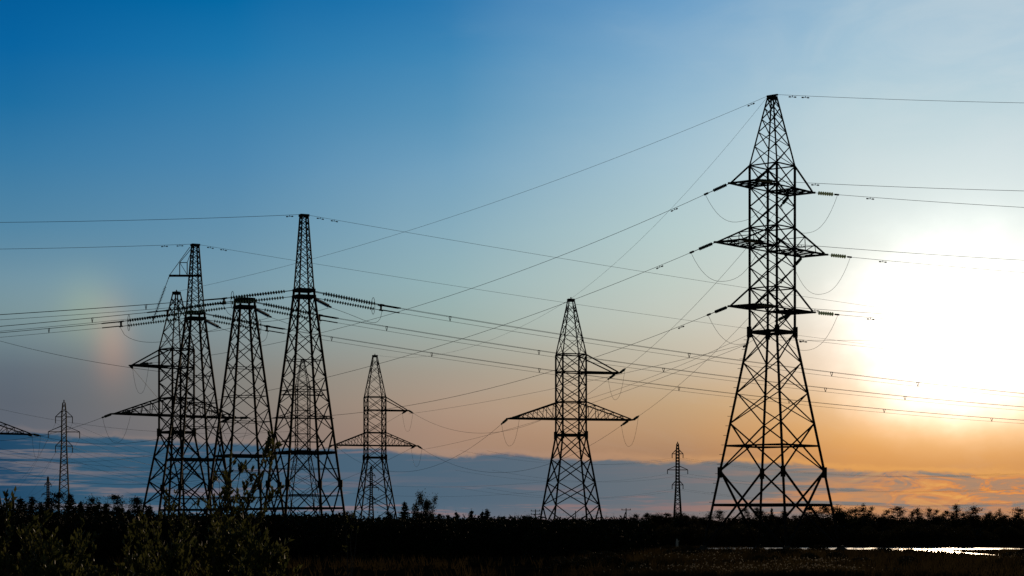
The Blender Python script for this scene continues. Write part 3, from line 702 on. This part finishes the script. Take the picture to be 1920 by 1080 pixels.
for who, mm, rc, lc in (('rightmost', M1, [(1317,666),(1920,738)], [(0,590)]), ('middle', M2, [(1249,691),(1920,763)], [(0,612)]), ('leftmost', M3, [(1333,733),(1920,788)], [(0,624)])):
    eR = assembly(mm, who, 1, rc, 170); eL = assembly(mm, who, -1, lc, 140); ends[who] = (eL, eR)
    sup = mm.base+Vector((0,0,mm.zb[1]))+LD*2.6+Vector((0,0,-0.8))
    for (p_, q_, dr, w_) in ((eL, sup, 1.5, 'left'), (eR, sup, 1.2, 'right')):
        a = p_+Vector((0,0,-0.5)); b = q_; bul = RD*(-1.1); pts = []; n = 26
        for i in range(n+1):
            t = i/n; c = a.lerp(b, t)+bul*math.sin(math.pi*t); c.z -= dr*(math.sin(math.pi*t**0.55)); pts.append(c)
        wire(pts, 0.022, 'jumper wire looping from %s yoke of the %s mast to its support string' % (w_, who), JG, name='jumper_wire', cat='jumper wire')
for who, mm, yr in (('rightmost', M1, (1210,510)), ('leftmost', M3, (1250,595))):
    wire(fit(mm.top, LD, [yr], 200, 0.0002), 0.017, 'ground wire from the tip of the %s mast slanting down to the right' % who, WG, (1.6, 3.0))
wire(fit(M1.top, -LD, [(0,417)], 150), 0.022, 'nearly level ground wire from tip of the rightmost mast to the left edge', WG, (1.4,))
wire(fit(M3.top, -LD, [(0,467)], 150), 0.022, 'nearly level ground wire from tip of the leftmost mast to the left edge', WG, (1.6, 3.2))
string(P(317,519,210), P(287,600,210), 'long dark insulator string hanging slanted from side bracket of the leftmost mast', 'single strings on the masts', nd=22, pitch=0.15, lead=1.0, glass=False, scale=1.15)
for who, mm in (('rightmost', M1), ('middle', M2), ('leftmost', M3)):
    c = mm.base+Vector((0,0,mm.zb[1])); a = c+LD*0.8; b = c+LD*2.6+Vector((0,0,-0.75))
    string(a, b, 'short sloping jumper insulator at right of the %s mast' % who, 'single strings on the masts', nd=13, pitch=0.12, lead=0.2, glass=False, scale=1.3)

# ------------------------------------------------------------------ utility poles
def pole(px, y_top, d, label, arms=1, frame=False):
    b = P(px, HZ, d); b.z = 0; H = EYE+(HZ-y_top)/F*d
    root = empty('utility_pole', b, label, 'utility pole'); m = MB(); m.tube([(0,0,0),(0,0,H)], [0.17,0.11], 8); m.build('post', WOOD, root)
    if frame: m = MB(); m.tube([(-2.0,0,0),(-0.1,0,H*0.85)], [0.16,0.11], 8); m.build('brace', WOOD, root)
    for k in range(arms):
        m = MB(); z = H-0.4-k*0.8; m.bar((-1.15,0,z),(1.15,0,z),0.12,0.14); m.build('crossarm', WOOD, root)
        for s in (-1.0, 0, 1.0):
            i_ = MB(); i_.lathe([(0.03,0.05),(0.09,0.12),(0.09,0.2),(0.05,0.32)], 8, None, (s,0,z)); i_.build('insulator', DARKGLASS, root)
    return root
pole(1004, 955, 520, 'small wooden pole with two crossarms at left of the middle pylon base', 2)
pole(1174, 953, 520, 'wooden pole with a slanting brace right of the middle pylon', 1, True)
pole(1079, 958, 620, 'thin wooden pole between the legs of the middle pylon', 0)
pole(780, 963, 640, 'bare thin pole between the leafy tall tree and the small spruces', 0)
st = empty('stake', P(1269,1029,178)*1.0, 'pale upright stake standing at the left end of the pond', 'stake'); st.location.z = -0.3
m = MB(); m.tube([(0,0,0),(0.02,0,0.9),(0.0,0,1.15)], [0.13,0.10,0.03], 7); m.build('post', PALE, st)
m = MB(); m.tube([(0.02,0,0.8),(0.2,0,1.0)], [0.05,0.03], 5); m.build('spur', PALE, st)

# ------------------------------------------------------------------ vegetation
def rnd(a, b): return random.uniform(a, b)
def leafquad(mb, c, s, asp=1.0):
    a = Vector((rnd(-1,1),rnd(-1,1),rnd(-1,1))).normalized(); b = a.cross(Vector((rnd(-1,1),rnd(-1,1),rnd(-1,1)))).normalized()
    mb.face([c-a*s, c-b*s*0.5*asp, c+a*s, c+b*s*0.45*asp])
def spruce_mesh(H, seed):
    random.seed(seed); cr, tr = MB(), MB()
    tr.tube([(0,0,0),(rnd(-.05,.05),rnd(-.05,.05),H*0.5),(0,0,H*0.98)], [H*0.018,H*0.012,0.01], 6)
    z = H*0.08; W = H*rnd(0.16,0.21)
    while z < H*0.97:
        f = 1-z/H; n = 5+int(5*f); wv = W*(f**0.8)*rnd(0.72,1.15)
        for k in range(n):
            an = rnd(0,6.283); L = wv*rnd(0.6,1.15)+0.06; o = Vector((math.cos(an),math.sin(an),0))
            e = Vector((0,0,z))+o*L+Vector((0,0,L*rnd(-0.35,0.25))); tr.tube([(0,0,z), e], [0.018,0.006], 3)
            for q in range(3+int(L*9)):
                t = rnd(0.15,1.05); c = Vector((0,0,z)).lerp(e, t)+Vector((rnd(-.08,.08),rnd(-.08,.08),rnd(-.1,.06)))*(0.6+H*0.12); leafquad(cr, c, H*rnd(0.018,0.034), 0.9)
        z += H*0.028*rnd(0.7,1.3)
    for q in range(8): leafquad(cr, Vector((rnd(-.03,.03),rnd(-.03,.03),H*rnd(0.95,1.02))), H*0.02, 0.5)
    return cr.mesh('crown', CONIF), tr.mesh('trunk', BARK)
def pine_mesh(H, seed, flat=1.0, material=None, dens=1.0):
    """small bog pine: bare lower trunk, uneven tiers of needle clumps"""
    random.seed(seed); cr, tr = MB(), MB(); bend = rnd(-.05,.05)
    spine = lambda z: Vector((bend*z*z/H, 0.4*bend*z, z))
    tr.tube([spine(H*i/6) for i in range(7)], [H*0.02*(1-i/7.5) for i in range(7)], 6)
    z = H*rnd(0.28,0.42)
    while z < H*0.99:
        f = 1-z/H; n = random.randint(2,4)
        for k in range(n):
            an = rnd(0,6.283); L = H*rnd(0.07,0.20)*(0.45+flat*0.8*min(1,f*2.2)); b = spine(z); e = b+Vector((math.cos(an)*L, math.sin(an)*L, L*rnd(0.05,0.6)))
            tr.tube([b, b.lerp(e,0.5)+Vector((0,0,-0.03)), e], [0.03,0.02,0.01], 4)
            rc = H*rnd(0.035,0.075)
            for q in range(int(46*dens)):
                c = e+Vector((random.gauss(0,1)*rc, random.gauss(0,1)*rc, random.gauss(0,0.55)*rc)); leafquad(cr, c, H*rnd(0.012,0.024), 0.8)
            for q in range(int(10*dens)):
                leafquad(cr, b.lerp(e, rnd(0.3,1))+Vector((rnd(-.1,.1),rnd(-.1,.1),rnd(-.08,.08))), H*rnd(0.012,0.022), 0.7)
        z += H*rnd(0.06,0.12)
    for q in range(int(40*dens)): leafquad(cr, spine(H)+Vector((random.gauss(0,1),random.gauss(0,1),random.gauss(0,1)))*H*0.03, H*0.018)
    return cr.mesh('crown', material or BOGF), tr.mesh('trunk', BARK)
def leafy_mesh(H, seed, wide=0.3, material=None, dens=1.0, low=0.15):
    """open broad-leaved tree: forking limbs carrying separate leaf clumps"""
    random.seed(seed); cr, tr = MB(), MB()
    def limb(p, d, L, r, lv):
        q = p+d*L; mid = p.lerp(q,0.5)+Vector((rnd(-1,1),rnd(-1,1),rnd(-.3,.3)))*L*0.06
        tr.tube([p, mid, q], [r, r*0.8, r*0.55], 5)
        if lv >= 2:
            for a in range(int(3*dens)):
                c0 = p.lerp(q, rnd(0.35,1.05)); rc = H*rnd(0.018,0.04)
                for i in range(int(15*dens)):
                    leafquad(cr, c0+Vector((random.gauss(0,1),random.gauss(0,1),random.gauss(0,1)))*rc, H*rnd(0.010,0.019))
        if lv < 3:
            for k in range(random.randint(2,3)+(lv == 0)):
                nd_ = (d+Vector((rnd(-1,1),rnd(-1,1),rnd(-.2,.8)))*wide*1.9).normalized(); limb(p.lerp(q, rnd(0.55,1.0)), nd_, L*rnd(0.55,0.8), r*0.55, lv+1)
    for z0 in (0.0,):
        d = Vector((rnd(-.06,.06),rnd(-.06,.06),1)).normalized(); limb(Vector((0,0,0)), d, H*0.42, H*0.02, 0)
        for k in range(7):
            zz = H*rnd(low,0.45); an = rnd(0,6.28); limb(Vector((0,0,zz)), Vector((math.cos(an)*wide*2.2, math.sin(an)*wide*2.2, 1)).normalized(), H*rnd(0.12,0.24), H*0.009, 1)
    zs = [v_[2] for v_ in cr.v]; k_ = H/max(zs)
    cr.v = [(a*k_, b*k_, c*k_) for a, b, c in cr.v]; tr.v = [(a*k_, b*k_, c*k_) for a, b, c in tr.v]
    return cr.mesh('crown', material or DECID), tr.mesh('trunk', BARK)
def shrub_mesh(seed):
    """dense rounded thicket bush, unit: 2.5 m tall"""
    random.seed(seed); cr, tr = MB(), MB()
    for k in range(9):
        an = rnd(0,6.283); l = rnd(0.3,1.35); e = Vector((math.cos(an)*l, math.sin(an)*l, rnd(1.3,2.35)-0.32*l)); tr.tube([(0,0,0), (e.x*0.4,e.y*0.4,e.z*0.6), e], [0.05,0.035,0.01], 4)
    for i in range(2600):
        an = rnd(0,6.283); rr = math.sqrt(random.random())*1.75; top = 2.28*(1-(rr/2.05)**2.6)+0.14*math.sin(an*3+seed)+0.1*math.sin(an*7+seed*2)
        z = top*(random.random()**0.6) if random.random() < 0.8 else top+abs(random.gauss(0,0.09))
        leafquad(cr, Vector((math.cos(an)*rr, math.sin(an)*rr, max(0.02,z))), rnd(0.07,0.15), 1.1)
    return cr.mesh('crown', SHRUBM), tr.mesh('stems', BARK)
SHB = None
def plant_tree(name, meshes, loc, s, rz, label, cat, group):
    root = empty(name, loc, label, cat, group, rz); root.scale = (s[0], s[0], s[1]) if isinstance(s, tuple) else (s,)*3
    c = bpy.data.objects.new('crown', meshes[0]); COL.objects.link(c); c.parent = root
    t_ = bpy.data.objects.new(meshes[1].name.split('.')[0], meshes[1]); COL.objects.link(t_); t_.parent = root
    return root
SPR = [spruce_mesh(5.0, 20+i) for i in range(4)]
BPN = [pine_mesh(4.0, 40+i, 0.75, None, 1.8) for i in range(8)]
DPN = [pine_mesh(4.0, 60+i, 0.75, CONIF, 1.9) for i in range(4)]
LFY = [leafy_mesh(4.5, 80+i, 0.30) for i in range(4)]
SHR = [shrub_mesh(100+i) for i in range(5)]
LFB = []
for i in range(4):
    a_, b_ = leafy_mesh(4.5, 140+i, 0.26, BOGF, 1.0, 0.3); LFB.append((a_, b_))
SHB = []
for i in range(3):
    a_, b_ = shrub_mesh(120+i); a_.materials.clear(); a_.materials.append(BOGF); SHB.append((a_, b_))
random.seed(5)
# skyline conifers at left
for x, y, d, kind, lab in (
    (20,944,225,0,'dark spruce nearest the left edge'), (38,932,240,0,'pointed spruce below the tiniest pylon'), (60,929,230,0,'tall pointed spruce left of the tiny pylon'),
    (75,944,250,1,'rounded pine under the tiny pylon'), (90,931,215,0,'spruce rising in front of the tiny pylon'), (111,928,205,1,'broad pine covering the foot of slim pylon'),
    (131,925,210,0,'tallest spruce just right of slim pylon foot'), (152,939,235,0,'narrow spruce second to the right of slim pylon'), (170,936,220,1,'bushy pine between two narrow spruces at left'),
    (185,939,240,0,'slender spruce right of the bushy pine'), (198,942,215,0,'spruce left of the bare thin trunk'), (214,932,235,1,'open pine with upturned limbs near bare trunk'),
    (228,950,245,0,'short spruce left of the leftmost full pylon'), (257,936,205,1,'dark pine in front of left leg of the leftmost full pylon'), (240,955,250,0,'lowest spruce of the left skyline group'),
    (45,946,260,1,'squat pine between the two pointed spruces at far left'), (5,950,230,1,'pine cut by the left edge'), (275,956,230,0,'small spruce touching left leg of leftmost full pylon')):
    b = P(x, HZ, d); b.z = 0; H = EYE+(HZ-y)/F*d
    if kind == 0: plant_tree('spruce_tree', random.choice(SPR), b, (H/5.0*1.7, H/5.0), rnd(0,6.28), lab, 'spruce', 'conifers on the left skyline')
    else: plant_tree('pine_tree', random.choice(DPN), b, (H/4.0*1.15, H/4.0), rnd(0,6.28), lab, 'pine', 'conifers on the left skyline')
# dead trunk
b = P(201, HZ, 215); b.z = 0
dt = empty('dead_trunk', b, 'bare thin dead trunk standing among the pines at left', 'dead tree'); m = MB(); m.tube([(0,0,0),(0.05,0,2.4),(-0.02,0,3.6),(0.1,0,4.75)], [0.06,0.05,0.035,0.015], 6); m.build('trunk', BARK, dt)
m = MB(); m.tube([(0.0,0,3.5),(0.22,0,3.9)], [0.02,0.01], 4); m.build('limb', BARK, dt)
# the middle stretch
for x, y, d, kind, lab in (
    (758,940,215,'s','dark spruce left of the tall leafy tree'), (793,916,205,'l','tall irregular leafy tree right of the smaller wide armed pylon'), (823,962,230,'s','short spruce right of the tall leafy tree'),
    (855,958,240,'s','left one of three small spruces at mid skyline'), (884,955,235,'s','middle one of three small spruces at mid skyline'), (913,953,230,'s','right one of three small spruces at mid skyline'),
    (840,964,250,'s','lowest small spruce left of the three'), (905,957,245,'s','thin spruce behind the right small spruce'), (985,962,235,'l','round leafy tree left of the middle pylon'), (1213,964,240,'p','small flat topped pine left of the lone distant pylon'),
    (1190,966,240,'p','small dark pine just right of braced pole'), (648,962,215,'p','low pine at right foot of the rightmost mast'), (667,958,225,'l','leafy bush tree at left foot of smaller wide armed pylon'),
    (727,962,220,'p','low pine at right foot of smaller wide armed pylon'), (775,958,215,'l','leafy tree leaning beside the tall leafy tree'), (808,956,212,'l','low leafy tree under right side of the tall leafy one')):
    b = P(x, HZ, d); b.z = 0; H = EYE+(HZ-y)/F*d
    me, nm, cat, h0 = {'s': (random.choice(SPR),'spruce_tree','spruce',5.0), 'l': (random.choice(LFY),'leafy_tree','tree',4.5), 'p': (random.choice(DPN),'pine_tree','pine',4.0)}[kind]
    plant_tree(nm, me, b, (H/h0*(1.6 if kind == 's' else 1.0), H/h0), rnd(0,6.28), lab, cat, 'trees along the middle skyline')
# bog pine wood behind the pond: named skyline trees first, then the mass of it
for x, y, d, w_, lab in (
    (1447,955,250,0.7,'small pointed tree between the legs of nearest pylon'), (1395,960,255,1.0,'dark bog pine behind left leg of nearest pylon'), (1420,958,262,0.9,'thin bog pine just left of the small pointed tree'), (1518,957,245,1.1,'bog pine behind right legs of nearest pylon'),
    (1543,955,240,1.35,'broad dark bog pine touching right leg of nearest pylon'), (1584,949,235,1.75,'big rounded bog pine just right of nearest pylon'), (1617,952,240,1.0,'upright bog pine right of the big rounded one'), (1636,958,250,0.8,'thin feathery bog pine'),
    (1683,956,245,1.3,'broad flat topped bog pine left of the pond glare'), (1720,960,250,1.0,'bog pine with a rounded head left of the glare'), (1742,960,252,0.8,'slender bog pine directly above the left of glare'), (1758,963,255,0.9,'short bog pine above the pond glare'),
    (1792,953,245,0.7,'tallest thin bog pine above the pond glare'), (1825,957,245,1.3,'broad bog pine with layered head right of the glare'), (1856,966,255,0.9,'short bog pine right of the layered one'), (1876,961,250,0.8,'slender bog pine near the right edge'), (1910,960,245,1.3,'broad bog pine at the right edge')):
    b = P(x, HZ, d); b.z = 0; H = EYE+(HZ-y+4)/F*d
    ms = random.choice(LFY) if x == 1584 else (random.choice(SPR) if x == 1447 else random.choice(BPN)); h0 = 4.5 if x == 1584 else (5.0 if x == 1447 else 4.0)
    plant_tree('spruce_tree' if x == 1447 else ('leafy_tree' if x == 1584 else 'bog_pine'), ms, b, (H/h0*w_, H/h0), rnd(0,6.28), lab.replace('big rounded bog pine','big rounded leafy tree'), 'tree' if x == 1584 else 'pine' if x != 1447 else 'spruce', 'skyline trees behind the pond')
for i in range(120):
    x = 1225+ (i+rnd(-.4,.4))*6.3; d = rnd(232, 300); y = rnd(968, 978) if random.random() < 0.72 else rnd(957, 968)
    b = P(x, HZ, d); b.z = 0; H = EYE+(HZ-y)/F*d
    if i % 5 in (1, 3):
        plant_tree('bog_birch', random.choice(LFB), b, (H/4.5*rnd(0.9,1.4), H/4.5*rnd(1.0,1.12)), rnd(0,6.28), 'low thin bog birch packed in the dark wood behind the pond', 'birch', 'bog birches in the wood behind the pond')
        continue
    plant_tree('bog_pine', random.choice(BPN), b, (H/4.0*rnd(0.75,1.4), H/4.0), rnd(0,6.28), 'low bog pine packed in the dark wood behind the pond', 'pine', 'bog pines in the wood behind the pond')
for i in range(56):
    x = 1235+(i+rnd(-.4,.4))*13; d = rnd(204, 236); y = rnd(984, 1003)
    b = P(x, HZ, d); b.z = 0; H = EYE+(HZ-y)/F*d
    plant_tree('shrub', random.choice(SHB), b, (H/2.4*rnd(0.9,1.3), H/2.4), rnd(0,6.28), 'low brown shrub on the far bank of the pond', 'shrub', 'shrubs on the far bank of the pond')
for i in range(46):
    x = 1215+(i+rnd(-.4,.4))*16; d = rnd(242, 290); y = rnd(971, 979)
    b = P(x, HZ, d); b.z = 0; H = EYE+(HZ-y)/F*d
    plant_tree('shrub', random.choice(SHR), b, (H/2.4*rnd(1.0,1.3), H/2.4), rnd(0,6.28), 'dark shrub filling the wood between the bog pines behind pond', 'shrub', 'undergrowth of the wood behind the pond')
for i in range(70):
    px_ = rnd(980, 1950); d = 84+80*random.random(); x_ = (px_-CX)/F*d
    if (x_ > 3 and pond_front(x_)-6 < d) or abs(px_-1803) < 95: continue
    root_ = plant_tree('shrub', random.choice(SHB), Vector((x_, d, gz(x_, d)-0.03)), (rnd(0.22,0.5), rnd(0.12,0.26)), rnd(0,6.28), 'ankle high dark heath shrub in the open bog of the foreground', 'shrub', 'heath shrubs in the foreground bog')
for i in range(26):
    x = -8+(i+rnd(-.4,.4))*11.5; d = rnd(205, 260); y = rnd(945, 961)
    b = P(x, HZ, d); b.z = 0; H = EYE+(HZ-y)/F*d
    plant_tree('spruce_tree', random.choice(SPR), b, (H/5.0*rnd(1.6,2.2), H/5.0), rnd(0,6.28), 'young dark spruce packed low between the taller conifers at left', 'spruce', 'young spruces of the left wood')
# thicket belt across the left and middle
n = 0
for row, (d0, d1, step) in enumerate(((128,146,26),(150,168,24),(172,186,24))):
    x = -60+row*9
    while x < (1215 if row else 1150):
        d = rnd(d0, d1); yt = (967 if x < 650 else 973)+rnd(-1.5, 3.5)+(3 if row == 0 else 0)
        if x > 1000: yt += 1
        b = P(x, HZ, d); b.z = 0; H = EYE+(HZ-yt)/F*d
        plant_tree('shrub', random.choice(SHR), b, (H/2.4*rnd(0.95,1.15), H/2.4), rnd(0,6.28), 'dark leafy shrub in the black thicket along foot of the pylons', 'shrub', 'shrubs of the thicket belt')
        x += step*rnd(0.8,1.25)
# far wood as one mass
random.seed(31); fw = MB()
for i in range(1500):
    d = rnd(330, 900); a = rnd(-17, 17); x = math.tan(R(a))*d; H = rnd(3.2, 5.6)*(0.75+d/2000.0); W = H*rnd(0.12,0.22)
    for q in range(26):
        t = random.random(); c = Vector((x+random.gauss(0,1)*W*(1-t)*0.8, d+random.gauss(0,1)*W*(1-t), H*(0.06+0.94*t))); leafquad(fw, c, H*rnd(0.03,0.08)*(1.15-t), 1.0)
fo = fw.build('forest', CONIF); tag(fo, 'dark distant wood forming the low skyline', 'forest', kind='stuff')

# bog grass and cotton grass
random.seed(77); gm, cm = MB(), MB()
cl = [(P(rnd(-60,1980), HZ, 1).x*0, 0)]
def patch(x, y): return mnoise.noise(Vector((x*0.07, y*0.05, 5.0)))+0.6*mnoise.noise(Vector((x*0.25, y*0.16, 1.0)))
tries = 0; made = 0
while made < 9500 and tries < 90000:
    tries += 1; d = 78+115*random.random()**1.3; px = rnd(-40, 1960); x = (px-CX)/F*d
    if in_pond(x, d): continue
    nearp = x > 3 and pond_front(x)-26 < d < pond_back(x)+6
    pv = patch(x, d)
    right = min(1.0, max(0.06, (px-1000)/420.0))
    if random.random() > (0.10+1.7*max(0.0,pv+0.10))*right: continue
    made += 1; z0 = gz(x, d)
    for k in range(4):
        h = rnd(0.18,0.55)*((0.75 if pv > 0.22 and abs(px-1805) > 75 else 0.22) if nearp else 1); o = Vector((x+rnd(-.15,.15), d+rnd(-.15,.15), z0-0.03)); ln = Vector((rnd(-.22,.22), rnd(-.15,.15), h)); s_ = Vector((0.018,0.006,0))
        gm.face([o-s_, o+s_, o+ln*0.6+s_*0.7, o+ln])
    if pv > 0.12 and not nearp and random.random() < 0.05+0.25*max(0.0, min(1.0, (px-1000)/500.0)):
        c = Vector((x+rnd(-.2,.2), d+rnd(-.2,.2), z0+rnd(0.28,0.5)))
        sz = rnd(0.014, 0.036)
        for q in range(3): leafquad(cm, c+Vector((rnd(-.02,.02),rnd(-.02,.02),rnd(-.02,.02))), sz, 1.4)
tag(gm.build('bog_grass', GRASSM), 'sparse brown bog grass over the dark foreground', 'grass', kind='stuff')
tag(cm.build('cotton_grass', COTTON), 'scattered white cotton grass heads glinting in the bog', 'grass', kind='stuff')

# foreground willows
def leaf_at(lf, c, d_, s):
    d_ = (d_+Vector((rnd(-.7,.7),rnd(-.7,.7),rnd(-.4,.8)))).normalized(); side = d_.cross(Vector((rnd(-1,1),rnd(-1,1),rnd(-1,1)))).normalized()*s*0.26; nrm = d_.cross(side).normalized()*s*0.05
    lf.face([c, c+d_*s*0.4+side+nrm, c+d_*s, c+d_*s*0.4]); lf.face([c, c+d_*s*0.4, c+d_*s, c+d_*s*0.4-side+nrm])
def willow(px, d, ztop, spread, nstem, seed, label, leaf=0.055):
    random.seed(seed); b = P(px, HZ, d); b.z = 0
    root = empty('willow_bush', b, label, 'bush', 'willow bushes in the foreground'); tr, lf = MB(), MB()
    for k in range(nstem):
        ex = rnd(-1,1)*spread; ey = rnd(-1,1)*spread*0.9; ez = ztop*(1-0.16*(abs(ex)/spread)**2)*rnd(0.72,1.0)
        p0 = Vector((rnd(-.12,.12),rnd(-.12,.12),0)); p1 = Vector((ex*0.5,ey*0.5,ez*0.4)); p2 = Vector((ex,ey,ez))
        cur = [p0*(1-t)**2+p1*2*t*(1-t)+p2*t*t for t in [i/12.0 for i in range(13)]]
        tr.tube(cur, [0.013*(1-i/13.0) for i in range(13)], 5)
        for j in range(20):
            t = 1-0.75*random.random()**1.3; i = min(11,int(t*12)); c = cur[i].lerp(cur[i+1], t*12-i); dd = (cur[i+1]-cur[i]).normalized()
            tw = (dd+Vector((rnd(-1,1),rnd(-1,1),rnd(-.1,.6)))*0.8).normalized(); L = rnd(0.08,0.24); e = c+tw*L
            tr.tube([c, c.lerp(e,0.5)+Vector((0,0,0.01)), e], [0.004,0.003,0.0015], 4)
            for q in range(random.randint(8,15)): leaf_at(lf, c.lerp(e, rnd(0.1,1.0)), tw, leaf*rnd(0.5,1.35))
    tr.build('stems', TWIG, root); lf.build('foliage', LEAF, root)
for a in ((30,17,2.05,0.40,40,1,'dense willow bush filling the lower left corner'), (112,18,1.92,0.36,34,2,'willow bush second from the left edge'), (165,21,1.80,0.24,16,8,'thin low willow right of the two corner bushes'),
          (255,19,1.98,0.20,16,3,'upright willow left of the tall twiggy one'), (315,18,1.93,0.22,18,4,'willow bush below left legs of the masts'),
          (430,17,1.97,0.24,32,5,'bright leaved willow at lower middle left'), (500,16,1.80,0.24,28,6,'low willow bush right of the bright leaved one')):
    willow(*a)
def twiggy(px, d, tips, seed, label, leaf=0.065):
    """loose willow whose bent limbs end in separate leafy tufts"""
    random.seed(seed); b = P(px, HZ, d); b.z = 0
    root = empty('willow_bush', b, label, 'bush', 'willow bushes in the foreground'); tr, lf = MB(), MB()
    for (x, y, n) in tips:
        p2 = P(x, y, d)-b; p2.y = rnd(-.35,.35); p0 = Vector((rnd(-.06,.06),rnd(-.06,.06),0)); p1 = Vector((p2.x*0.15+rnd(-.05,.05), p2.y*0.5, p2.z*0.62))
        cur = [p0*(1-t)**2+p1*2*t*(1-t)+p2*t*t+Vector((rnd(-.012,.012),rnd(-.012,.012),0)) for t in [i/14.0 for i in range(15)]]
        tr.tube(cur, [0.021*(1-i/15.5) for i in range(15)], 5)
        for j in range(n):
            t = 1-0.42*random.random()**1.5; i = min(13,int(t*14)); c = cur[i].lerp(cur[i+1], t*14-i); dd = (cur[i+1]-cur[i]).normalized()
            tw = (dd+Vector((rnd(-1,1),rnd(-1,1),rnd(-.2,.6)))*0.7).normalized(); e = c+tw*rnd(0.05,0.20)
            tr.tube([c, e], [0.0045,0.002], 4)
            for q in range(random.randint(4,8)): leaf_at(lf, c.lerp(e, rnd(0.3,1.0)), tw, leaf*rnd(0.6,1.3))
    tr.build('stems', TWIG, root); lf.build('foliage', LEAF, root)
twiggy(405, 27, [(436,870,14),(444,888,12),(430,892,10),(470,895,10),(462,918,8),(500,850,10),(514,828,16),(520,842,14),(510,862,12),(526,872,3),(513,926,16),(498,938,8),(487,958,6),(415,902,10),(396,915,8),(458,945,10),(440,935,12),(425,925,8)], 12, 'tall twiggy willow reaching up in front of the masts')
twiggy(330, 27, [(326,940,12),(318,960,10),(345,955,8),(380,948,4),(368,930,5),(340,975,10),(300,985,8)], 13, 'half bare willow left of the tall twiggy one')
twiggy(655, 45, [(660,975,3),(650,985,3),(668,990,2)], 14, 'lone thin willow shoot in front of the dark thicket')
